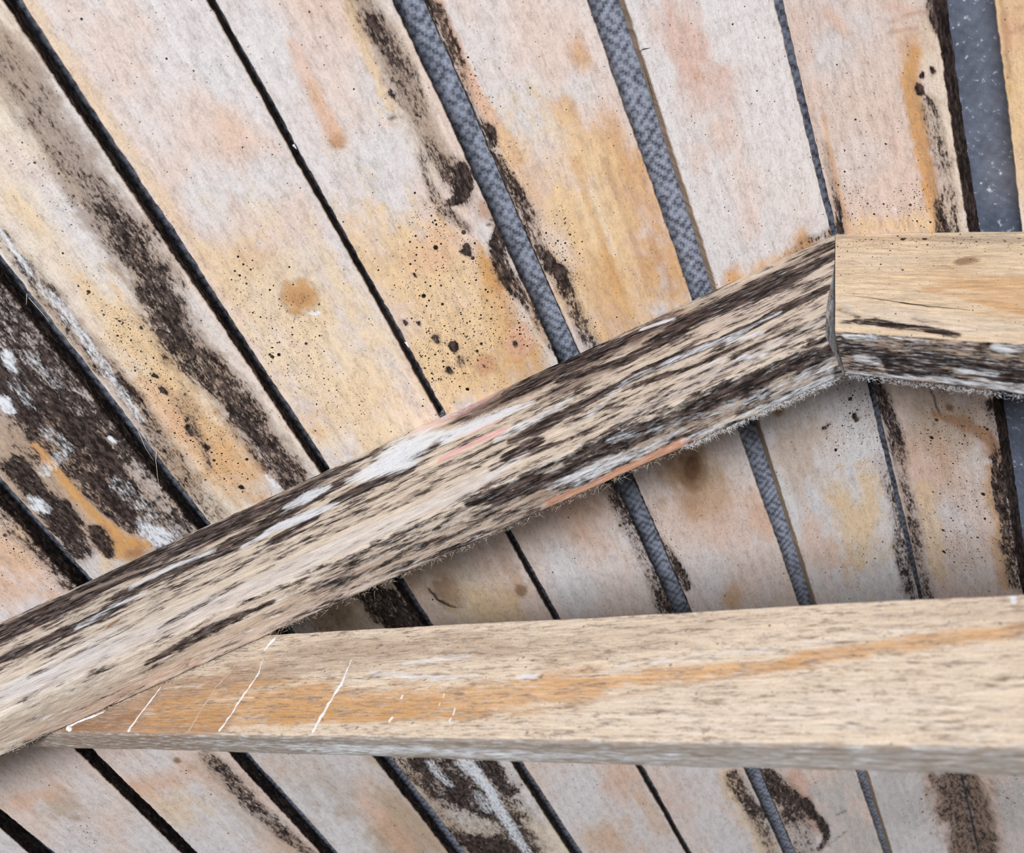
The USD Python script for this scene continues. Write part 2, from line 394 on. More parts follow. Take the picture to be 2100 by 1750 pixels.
GAPS_R = {"D": ([(1585, 0), (1707, 477)], [(1602, 0), (1619, 82), (1652, 206), (1674, 291), (1715, 477), (1789, 775), (1825, 930), (1876, 1177), (1975, 1592)]),
          "F": ([(1911, 0), (1926, 86), (1945, 192), (1962, 309), (1981, 477), (2038, 813), (2062, 974), (2089, 1177)],
                [(2038, 0), (2048, 69), (2068, 271), (2086, 394), (2096, 477)])}

BOARDS = {
    "b7": dict(base="W", lo=0.3, hi=0.05, st="T", label="pale board left of the ridge with pinkish rust flecks", f=[
        ("t", 1400, 70, 55, 130, -20, "R", .55), ("t", 1450, 200, 60, 70, 60, "R", .35), ("t", 1540, 440, 35, 55, 0, "R", .3), ("t", 1470, 300, 40, 60, 60, "R", .3),
        ("t", 1520, 380, 120, 60, 70, "P", .6), ("t", 1590, 240, 60, 120, 0, "W", .8), ("t", 1480, 430, 50, 60, 0, "W", .7),
        ("t", 1560, 565, 160, 42, -25, "O", .9), ("t", 1650, 520, 90, 30, -25, "O", .7),
        ("m", [(1600, 530, 8, .3), (1660, 495, 14, .5), (1705, 475, 12, .6)]),
        ("t", 1640, 900, 90, 90, 0, "P", .6), ("t", 1640, 930, 60, 80, 0, "T", .5), ("t", 1760, 1080, 110, 55, 78, "Y", .85), ("t", 1680, 1130, 70, 60, 70, "S", .5),
        ("k", 1597, 845, 12, 10, 0, "N", .8), ("s", 1760, 870, 70, 90, 0, .45), ("s", 1770, 1130, 70, 120, 75, .12), ("s", 1735, 920, 60, 40, 0, .2),
        ("m", [(1800, 930, 6, .25), (1828, 990, 13, .55), (1845, 1080, 15, .6), (1862, 1200, 16, .68), (1870, 1230, 15, .65)]),
        ("m", [(1752, 852, 5, 1.), (1756, 862, 5, 1.)]), ("m", [(1690, 878, 5, .75), (1700, 870, 4, .75)]),
        ("t", 1860, 1640, 80, 120, 75, "G", .9), ("T", [(1905, 1590), (1930, 1680), (1960, 1750)], 14, "S", .3), ("T", [(1950, 1590), (1965, 1660), (1990, 1750)], 30, "N", .8),
        ("m", [(1945, 1590, 28, .62), (1960, 1650, 32, .62), (1975, 1700, 32, .6), (1990, 1750, 30, .56)]), ("s", 1930, 1660, 50, 90, 75, .4)]),
    "b6": dict(base="P", lo=0.5, hi=0.75, label="board between two wide gaps, pale above and orange towards the rafter", f=[
        ("t", 1000, 90, 90, 70, 0, "W", .7), ("t", 1060, 240, 110, 90, 30, "W", .95), ("t", 1090, 60, 80, 60, 0, "P", .7), ("t", 1180, 190, 60, 50, 60, "W", .8),
        ("t", 1185, 112, 22, 36, -20, "O", .65), ("t", 1160, 220, 34, 30, 40, "O", .6), ("t", 1180, 260, 20, 60, -20, "O", .4),
        ("T", [(890, 0), (925, 80), (960, 165), (1000, 235), (1060, 330)], 16, "S", .85),
        ("t", 1090, 380, 50, 90, -25, "O", .45), ("t", 1300, 420, 150, 80, 66, "O", .75), ("t", 1330, 550, 120, 80, 66, "O", .95), ("t", 1270, 310, 90, 40, 66, "O", .6),
        ("t", 1230, 500, 230, 110, 66, "Y", 1.), ("t", 1240, 630, 120, 70, 66, "O", .55), ("t", 1190, 640, 60, 40, 60, "Y", .8),
        ("T", [(1180, 330), (1230, 470), (1270, 600)], 9, "O", .5), ("T", [(1240, 330), (1290, 460), (1330, 600)], 8, "B", .25), ("T", [(1330, 480), (1380, 600)], 10, "B", .3),
        ("T", [(1205, 380), (1260, 520)], 7, "C", .5),
        ("m", [(872, 2, 10, .8), (895, 20, 14, .85), (912, 60, 13, .75), (935, 110, 13, .75), (948, 150, 8, .55), (968, 210, 7, .5), (985, 250, 9, .5), (1003, 265, 11, .9), (1010, 282, 10, .9), (1006, 310, 8, .7),
               (1030, 350, 15, .7), (1060, 400, 18, .75), (1085, 440, 20, .7), (1100, 500, 16, .55), (1130, 540, 20, .85), (1150, 560, 22, .85), (1165, 600, 18, .7), (1185, 650, 18, .6), (1200, 690, 18, .7), (1215, 712, 16, .7)]),
        ("s", 1150, 520, 110, 45, 66, .5), ("s", 1060, 400, 120, 40, 66, .4), ("s", 960, 170, 120, 25, 64, .35), ("s", 1200, 660, 60, 30, 60, .5),
        ("t", 1420, 970, 110, 60, 70, "T", .9), ("t", 1400, 1010, 60, 40, 70, "B", .45), ("k", 1420, 965, 27, 42, 8, "N", .8), ("k", 1422, 962, 14, 26, 8, "D", .9), ("t", 1470, 1090, 60, 80, 0, "S", .4), ("t", 1450, 1180, 70, 70, 0, "W", .8),
        ("t", 1550, 1180, 60, 70, 0, "P", .7), ("t", 1505, 1225, 20, 26, 0, "O", .6), ("t", 1560, 1060, 40, 50, 0, "S", .7),
        ("m", [(1290, 975, 8, .5), (1320, 1040, 8, .4), (1360, 1120, 9, .5), (1395, 1175, 14, .8), (1410, 1205, 12, .7)]), ("s", 1370, 1120, 100, 18, 66, .55),
        ("T", [(1630, 1590), (1650, 1640), (1680, 1700)], 16, "R", .5), ("t", 1710, 1640, 60, 70, 0, "G", .9), ("t", 1760, 1720, 70, 50, 0, "G", .9),
        ("m", [(1565, 1585, 16, .8), (1590, 1620, 26, .85), (1630, 1660, 32, .8), (1650, 1700, 26, .5), (1640, 1750, 30, .45)]),
        ("m", [(1650, 1640, 10, 1.), (1668, 1670, 9, .95), (1688, 1695, 9, .95), (1694, 1715, 8, .9), (1684, 1740, 8, .8)]), ("s", 1620, 1640, 80, 30, 60, .5),
        ("m", [(1715, 1670, 3, .55), (1735, 1665, 3, .5)]), ("m", [(1690, 1740, 3, .5), (1735, 1705, 3, .5)])]),
    "b5": dict(base="P", lo=0.75, hi=0.8, jump=-.001, label="board with a mouldy right edge, dense black spots and two pinkish knots", f=[
        ("t", 560, 80, 120, 50, 60, "W", .8), ("t", 770, 330, 110, 70, 60, "W", .95), ("t", 700, 200, 110, 40, 60, "P", .8), ("t", 800, 420, 70, 70, 0, "W", .7),
        ("T", [(600, 90), (640, 180), (665, 240), (690, 280)], 18, "S", .5), ("t", 648, 205, 40, 13, 64, "O", .35), ("t", 768, 130, 36, 14, 62, "B", .35),
        ("k", 692, 290, 15, 15, 0, "B", .9), ("t", 690, 270, 34, 24, 60, "S", .7), ("t", 811, 246, 26, 10, -28, "P", .8), ("c", [(794, 250, 2.2, .9), (808, 240, 2.6, .95), (826, 238, 2, .9)]), ("c", [(797, 256, 2, .9), (812, 252, 2, .8), (826, 240, 2, .8)]),
        ("t", 810, 560, 150, 100, 60, "Y", .95), ("t", 950, 690, 260, 150, 60, "Y", 1.), ("t", 1040, 620, 100, 40, 62, "O", .5), ("t", 1010, 560, 80, 20, 60, "O", .9), ("t", 990, 430, 40, 22, 60, "B", .7), ("t", 1085, 770, 60, 40, 60, "O", .5), ("t", 880, 520, 40, 80, 60, "S", .5),
        ("k", 992, 748, 25, 21, 0, "R", .6), ("k", 992, 748, 13, 11, 0, "R", .5), ("m", [(991, 748, 3, .9), (993, 750, 3, .9)]), ("k", 1064, 697, 27, 36, 20, "K", .4), ("k", 1058, 705, 14, 18, 20, "R", .45), ("m", [(1055, 702, 4, .9), (1058, 710, 3, .9)]),
        ("T", [(745, 0), (800, 110), (850, 230), (900, 340)], 42, "C", .6), ("T", [(742, 0), (800, 110), (860, 240), (920, 350)], 26, "N", .5), ("T", [(720, 20), (760, 130), (800, 215)], 14, "Y", .7),
        ("m", [(742, 0, 30, .50), (775, 60, 32, .56), (800, 110, 34, .54), (835, 180, 34, .52), (865, 250, 34, .46), (895, 320, 34, .48), (930, 360, 34, .66), (955, 400, 30, .62)]),
        ("m", [(760, 40, 12, .85), (790, 105, 14, .8), (810, 140, 10, .7)]), ("m", [(800, 190, 8, .7), (830, 220, 8, .6)]),
        ("m", [(950, 350, 18, 1.0), (952, 385, 22, 1.25), (938, 410, 14, .95), (920, 415, 10, .8)]), ("m", [(860, 320, 10, .55), (890, 400, 16, .6), (910, 430, 14, .6), (960, 470, 12, .5)]),
        ("m", [(1022, 470, 10, .8), (1016, 500, 18, .95), (1030, 545, 18, .85), (1055, 590, 18, .8), (1090, 640, 9, .7), (1120, 690, 9, .5), (1140, 725, 8, .45)]),
        ("c", [(1000, 465, 2.5, .9), (1014, 440, 2.5, .8), (998, 418, 2, .7)]),
        ("s", 900, 600, 170, 95, 60, .34), ("s", 930, 690, 130, 100, 60, .62), ("s", 880, 450, 70, 40, 60, .5), ("s", 960, 520, 90, 40, 60, .5), ("s", 800, 540, 120, 60, 60, .16), ("s", 1060, 640, 100, 40, 60, .45),
        ("m", [(829, 658, 8, 1.2), (832, 664, 7, 1.2)]), ("m", [(930, 708, 8, 1.25), (932, 714, 7, 1.2)]), ("m", [(859, 662, 6, 1.2), (861, 666, 5, 1.)]), ("m", [(957, 505, 9, 1.1), (962, 520, 8, 1.1), (950, 515, 7, 1)]), ("m", [(893, 690, 9, .75), (896, 698, 8, .7)]), ("m", [(945, 735, 8, .7), (946, 745, 8, .7)]), ("m", [(850, 563, 5, 1.2), (852, 567, 4, 1.2)]), ("m", [(920, 758, 7, .9), (925, 762, 5, .9)]),
        ("t", 1130, 1120, 70, 60, 0, "P", .8), ("t", 1180, 1190, 90, 50, 60, "W", .9), ("t", 1190, 1050, 80, 50, 60, "S", .6), ("m", [(1255, 985, 18, .7), (1290, 1060, 18, .65), (1330, 1150, 20, .5), (1352, 1205, 22, .68), (1372, 1250, 20, .75)]), ("s", 1280, 1060, 120, 30, 64, .4),
        ("t", 1390, 1640, 80, 60, 0, "S", .4), ("t", 1470, 1700, 120, 40, 60, "W", .9), ("T", [(1490, 1590), (1540, 1680), (1580, 1750)], 18, "Y", .6),
        ("m", [(1500, 1590, 14, .65), (1525, 1630, 14, .8), (1548, 1670, 15, .7), (1575, 1720, 14, .5), (1590, 1750, 12, .5)])]),
    "b4": dict(base="P", lo=0.45, hi=0.85, jump=.0005, label="clean pale board with a large oval knot low down", f=[
        ("t", 250, 110, 140, 70, 60, "P", .9), ("t", 420, 175, 60, 50, 0, "W", .95), ("t", 500, 370, 120, 60, 0, "W", .95), ("t", 420, 250, 110, 40, 60, "P", .9), ("t", 480, 290, 60, 40, 60, "S", .35), ("T", [(50, 0), (180, 190), (330, 400), (420, 530)], 18, "Y", .55), ("t", 420, 430, 70, 50, 50, "W", .8),
        ("t", 540, 590, 150, 70, 15, "Y", .9), ("t", 680, 750, 270, 150, 56, "L", 1.), ("t", 740, 830, 120, 70, -25, "Y", .4), ("t", 560, 540, 90, 40, 20, "O", .3),
        ("t", 605, 585, 75, 85, 30, "C", .75), ("k", 618, 606, 33, 36, 40, "O", .85), ("t", 622, 612, 22, 24, 40, "B", .55), ("w", [(632, 641, 3, .9), (643, 645, 4, 1.), (655, 640, 3, .9)]),
        ("s", 560, 640, 160, 60, 55, .20), ("s", 640, 760, 190, 90, 58, .28), ("s", 520, 640, 90, 40, 55, .22), ("t", 640, 860, 60, 40, 0, "O", .3),
        ("t", 930, 1200, 130, 60, 0, "T", .6), ("k", 920, 1218, 40, 27, 38, "N", .75), ("t", 1000, 1250, 80, 50, 20, "Y", .8), ("k", 1068, 1212, 12, 12, 0, "N", .95), ("T", [(1020, 1120), (1060, 1190)], 16, "B", .35), ("c", [(880, 1210, 2, .9), (900, 1232, 3, .9), (935, 1248, 2, .8)]),
        ("t", 1200, 1640, 70, 80, 60, "W", .9), ("t", 1270, 1600, 60, 40, 60, "S", .6), ("t", 1240, 1720, 60, 40, 0, "O", .45), ("t", 1340, 1680, 60, 18, 60, "O", .4)]),
    "b3": dict(base="C", lo=0.7, hi=0.95, jump=-.0005, label="board with long bands of dark brown mould above the rafter", f=[
        ("t", 120, 420, 120, 40, 52, "W", .8), ("t", 230, 560, 120, 50, 54, "W", .7), ("t", 40, 330, 90, 40, 50, "P", .6), ("t", 260, 680, 110, 50, 54, "Y", .9), ("t", 380, 850, 240, 90, 54, "Y", .95), ("t", 430, 900, 160, 50, 54, "O", .4), ("t", 490, 960, 90, 60, 54, "Q", .6), ("t", 60, 440, 60, 20, 52, "Y", .6), ("t", 350, 860, 90, 30, 54, "S", .6),
        ("T", [(330, 470), (450, 640), (600, 860)], 30, "P", .7), ("T", [(0, 90), (110, 270), (240, 460), (340, 620), (430, 760), (520, 870), (610, 990)], 46, "N", .55), ("T", [(100, 610), (250, 790), (400, 1010)], 30, "N", .4),
        ("m", [(0, 90, 38, .42), (60, 200, 40, .47), (110, 270, 36, .45), (160, 350, 36, .48), (215, 420, 36, .58), (255, 480, 44, .68), (310, 560, 46, .72), (335, 620, 56, .78), (370, 690, 50, .74), (420, 760, 52, .70), (465, 800, 46, .74), (520, 880, 44, .72), (560, 930, 42, .72), (610, 990, 40, .7)]),
        ("m", [(230, 430, 14, .85), (265, 500, 16, .85), (290, 540, 12, .7)]), ("m", [(345, 640, 34, .92), (375, 690, 26, .95), (385, 710, 18, .85)]), ("m", [(480, 840, 20, .85), (530, 905, 18, .9), (550, 920, 16, .8)]),
        ("m", [(5, 480, 16, .55), (45, 540, 20, .62), (110, 620, 24, .55), (190, 720, 26, .6), (250, 790, 24, .68), (280, 830, 24, .6), (330, 920, 34, .52), (400, 1010, 36, .5), (450, 1060, 34, .5)]),
        ("m", [(240, 770, 14, .85), (285, 820, 12, .8)]), ("m", [(390, 860, 10, .6), (420, 920, 9, .55), (430, 960, 8, .5)]),
        ("w", [(2, 470, 6, .7), (20, 500, 9, .85), (50, 540, 9, .75), (70, 570, 8, .5)]), ("w", [(85, 590, 12, .5), (130, 630, 16, .62), (180, 700, 16, .66), (200, 730, 16, .6), (240, 790, 14, .62), (290, 860, 12, .6)]), ("w", [(545, 975, 5, .7), (560, 990, 8, .9), (570, 1000, 6, .8)]),
        ("s", 265, 700, 110, 50, 54, .62), ("s", 300, 760, 110, 40, 54, .7), ("s", 420, 900, 150, 70, 54, .42), ("s", 90, 330, 160, 50, 54, .2), ("m", [(316, 768, 5, 1.2), (322, 772, 4, 1.2)]), ("m", [(330, 795, 5, 1.2), (340, 806, 5, 1.1)]), ("m", [(423, 916, 6, 1.1), (427, 917, 6, 1.1)]), ("m", [(494, 998, 5, 1.2), (497, 999, 4, 1.2)]), ("m", [(385, 875, 6, 1.), (392, 890, 6, 1.)]), ("m", [(380, 820, 24, .45), (400, 850, 18, .4)]),
        ("m", [(560, 1250, 60, .5), (640, 1260, 60, .35), (690, 1270, 30, .3)]), ("m", [(740, 1200, 34, .7), (790, 1240, 40, .85), (840, 1290, 40, .9)]), ("k", 700, 1255, 28, 22, 20, "N", .6), ("t", 680, 1260, 90, 40, 20, "T", .7),
        ("m", [(820, 1560, 60, .55), (900, 1580, 60, .72), (960, 1650, 70, .78), (1030, 1740, 80, .8)]), ("m", [(910, 1590, 22, 1.), (940, 1630, 28, 1.05), (930, 1650, 22, .95)]), ("m", [(1000, 1570, 20, .9), (1040, 1620, 22, .85)]), ("m", [(980, 1730, 30, 1.), (1060, 1745, 30, .9)]), ("m", [(860, 1560, 16, .95), (880, 1590, 14, .9)]),
        ("e", [(900, 1660, 22, .4), (960, 1690, 22, .5), (1010, 1700, 20, .4)]), ("T", [(830, 1590), (900, 1690), (960, 1750)], 24, "T", .7),
        ("w", [(950, 1560, 14, .75), (980, 1590, 12, .8), (1005, 1620, 9, .85), (1025, 1660, 10, .8), (1060, 1720, 12, .75), (1080, 1750, 10, .7)]), ("w", [(880, 1562, 10, .6), (910, 1600, 10, .65), (925, 1612, 8, .6)]), ("w", [(975, 1625, 10, .5), (1000, 1660, 9, .6)])]),
    "b2": dict(base="T", lo=0.75, hi=0.95, jump=.001, label="board almost covered with black mould above the rafter, split by an orange streak", f=[
        ("m", [(-60, 620, 120, .72), (60, 770, 120, .78), (170, 900, 120, .78), (280, 1030, 110, .72), (360, 1100, 80, .62)]),
        ("m", [(-20, 760, 34, 1.05), (70, 860, 26, .95)]), ("m", [(110, 830, 26, .95), (200, 920, 28, 1.05), (270, 1010, 24, .95)]), ("m", [(150, 1040, 24, 1.), (230, 1100, 20, .8)]), ("m", [(190, 980, 18, 1.), (280, 1080, 14, 1.)]), ("m", [(30, 960, 30, .95), (110, 1060, 30, .95), (170, 1130, 26, .85)]),
        ("T", [(75, 915), (110, 960), (150, 1010), (200, 1065), (250, 1110), (300, 1120)], 12, "O", .95), ("t", 240, 1120, 60, 34, 10, "O", 1.), ("t", 275, 1135, 18, 12, 0, "B", .9), ("t", 215, 1150, 20, 30, 0, "Y", .7),
        ("e", [(72, 912, 4, 1.), (100, 946, 8, 1.), (125, 985, 11, 1.), (160, 1030, 14, 1.), (195, 1070, 20, 1.), (235, 1115, 34, 1.), (290, 1125, 24, .9)]),
        ("m", [(200, 1095, 18, .95), (212, 1120, 18, 1.), (222, 1138, 12, .9)]),
        ("w", [(12, 725, 12, .85), (20, 745, 14, .95), (30, 765, 8, .6)]), ("w", [(5, 825, 14, .9), (18, 842, 14, .95)]), ("w", [(60, 1020, 12, .65), (78, 1038, 18, .95), (90, 1050, 14, .8)]), ("w", [(90, 970, 16, .5), (140, 920, 14, .45), (90, 885, 16, .4)]), ("w", [(285, 1070, 12, .5), (310, 1090, 26, .8), (330, 1105, 24, .85), (355, 1095, 16, .6)]), ("w", [(60, 730, 14, .4), (120, 790, 10, .4)]), ("w", [(225, 900, 6, .8), (232, 906, 6, .8)]), ("w", [(30, 790, 18, .4), (60, 830, 14, .4)]), ("w", [(240, 990, 20, .42), (310, 1060, 18, .4)]),
        ("e", [(270, 960, 14, .35), (340, 1040, 14, .4)]),
        ("t", 640, 1620, 130, 70, 40, "G", .95), ("t", 760, 1650, 30, 60, 0, "P", .7), ("t", 800, 1700, 90, 25, 50, "S", .5), ("t", 600, 1580, 80, 40, 10, "P", .5), ("t", 700, 1720, 120, 50, 40, "W", .9),
        ("e", [(520, 1530, 90, 1.), (700, 1640, 110, 1.), (900, 1800, 110, 1.)])]),
    "b1": dict(base="P", lo=0.8, hi=0.9, label="pale board with a dark mould band along its edge, above and below the timbers", f=[
        ("t", 40, 1150, 70, 50, 45, "O", .5), ("t", 30, 1210, 80, 40, 0, "S", .6), ("t", 60, 1090, 50, 30, 45, "Y", .8), ("m", [(-20, 1010, 24, .6), (40, 1085, 24, .6), (95, 1140, 24, .62), (150, 1195, 26, .65)]), ("s", 70, 1130, 100, 40, 45, .5),
        ("t", 300, 1610, 130, 30, -15, "S", .7), ("t", 380, 1660, 100, 40, 10, "Y", .55), ("t", 500, 1680, 80, 40, 20, "W", .95), ("t", 300, 1570, 60, 40, 0, "W", .5), ("t", 480, 1740, 100, 30, 40, "W", .8), ("t", 600, 1735, 60, 20, 40, "S", .5), ("k", 362, 1561, 7, 6, 0, "D", .8),
        ("m", [(420, 1545, 10, .5), (450, 1575, 18, .75), (490, 1615, 20, .7), (540, 1670, 20, .72), (570, 1700, 16, .75), (615, 1735, 12, .6), (660, 1770, 10, .5)]), ("T", [(420, 1560), (520, 1680), (600, 1750)], 26, "T", .5), ("s", 430, 1600, 80, 60, 45, .1)]),
    "b0": dict(base="P", lo=0.8, hi=0.85, label="pale board at the lower left corner with a greenish tan smudge", f=[
        ("t", 60, 1580, 120, 50, 30, "P", .8), ("t", 130, 1660, 55, 32, 10, "T", .75), ("t", 160, 1680, 20, 10, 0, "N", .5), ("t", 60, 1640, 60, 20, -20, "S", .6), ("t", 230, 1680, 60, 40, 45, "P", .7), ("t", 300, 1720, 60, 40, 45, "W", .7), ("s", 180, 1710, 60, 30, 45, .3)]),
    "r0": dict(base="P", hi=1.0, label="first board right of the ridge with an orange stain and mould along its right edge", f=[
        ("t", 1690, 110, 90, 70, 30, "W", .9), ("t", 1780, 60, 60, 60, 0, "W", .6), ("t", 1750, 260, 90, 130, 0, "P", .9), ("t", 1770, 330, 60, 60, 0, "W", .4), ("t", 1640, 90, 30, 70, 0, "S", .4), ("t", 1710, 40, 60, 14, 45, "S", .5),
        ("t", 1880, 80, 46, 50, 0, "O", .65), ("t", 1850, 20, 60, 18, 15, "R", .35), ("T", [(1820, 45), (1870, 30), (1915, 10)], 5, "B", .4), ("T", [(1820, 65), (1870, 60), (1912, 40)], 5, "B", .35), ("t", 1890, 100, 34, 18, 10, "B", .5),
        ("T", [(1880, 110), (1868, 160), (1880, 240), (1900, 330), (1915, 420), (1925, 475)], 17, "O", .9), ("t", 1830, 460, 110, 24, 0, "Y", .8), ("T", [(1690, 240), (1705, 330), (1730, 430), (1740, 475)], 8, "O", .55),
        ("T", [(1905, 60), (1925, 180), (1945, 320), (1960, 470)], 26, "C", .75),
        ("m", [(1892, 150, 6, 1.1), (1890, 158, 7, 1.1)]), ("m", [(1912, 143, 7, 1.2), (1914, 148, 7, 1.2)]), ("m", [(1886, 178, 9, 1.15), (1890, 190, 8, 1.)]), ("m", [(1908, 0, 14, .75), (1925, 60, 12, .7)]),
        ("m", [(1905, 205, 14, .6), (1915, 260, 20, .5), (1930, 330, 24, .5), (1945, 400, 26, .52), (1955, 475, 26, .6)]), ("m", [(1925, 420, 10, .7), (1932, 480, 12, .85)]),
        ("m", [(1690, 290, 9, .3), (1705, 360, 10, .45), (1718, 420, 10, .7), (1724, 475, 13, .95)]), ("s", 1740, 430, 40, 70, 0, .35), ("s", 1850, 430, 110, 50, 0, .34), ("s", 1780, 260, 80, 100, 0, .12), ("w", [(1836, 428, 3, .9), (1838, 440, 4, .8)]),
        ("t", 1930, 880, 90, 80, 0, "T", .75), ("t", 1900, 960, 70, 70, 0, "S", .4), ("t", 1970, 1120, 70, 90, 0, "P", .9), ("T", [(1925, 1180), (1910, 1080), (1895, 1000)], 18, "Y", .6),
        ("c", [(1908, 795, 2, .8), (1920, 830, 2.5, .9), (1928, 852, 3, .9)]), ("T", [(1928, 853), (1980, 870), (2030, 900), (2052, 930)], 16, "B", .75), ("t", 2030, 920, 26, 40, -40, "B", .6), ("k", 1947, 836, 9, 8, 0, "D", .8),
        ("m", [(1800, 785, 14, .7), (1818, 840, 17, .8), (1834, 910, 16, .75), (1845, 960, 13, .5), (1862, 1030, 15, .6), (1878, 1110, 16, .58), (1890, 1180, 16, .52), (1900, 1230, 16, .6)]),
        ("m", [(2030, 830, 14, .85), (2045, 880, 8, .3), (2042, 960, 12, .75), (2055, 1020, 15, .85), (2068, 1100, 16, .72), (2080, 1200, 18, .65)]), ("T", [(2030, 960), (2045, 1060), (2060, 1200)], 14, "O", .6),
        ("s", 1940, 900, 110, 110, 0, .36), ("s", 1970, 1080, 90, 120, 0, .36), ("s", 1880, 1150, 40, 100, 0, .3),
        ("t", 2060, 1660, 60, 100, 75, "G", .9), ("m", [(1985, 1595, 24, .6), (2000, 1660, 26, .55), (2015, 1720, 26, .6), (2030, 1760, 26, .6)]), ("T", [(2025, 1600), (2040, 1680), (2060, 1750)], 12, "S", .3), ("T", [(1990, 1590), (2005, 1660), (2025, 1750)], 24, "N", .8), ("s", 2040, 1640, 40, 80, 75, .4)]),
    "r1": dict(base="Y", label="yellowish board at the upper right edge", f=[
        ("t", 2080, 60, 60, 70, 0, "S", .7), ("t", 2095, 200, 30, 120, 0, "Y", .9), ("T", [(2052, 0), (2062, 60), (2068, 160)], 8, "B", .5), ("t", 2070, 180, 14, 26, 0, "O", .7), ("T", [(2062, 30), (2100, 10)], 4, "B", .4), ("T", [(2064, 70), (2100, 55)], 4, "B", .3)]),
}

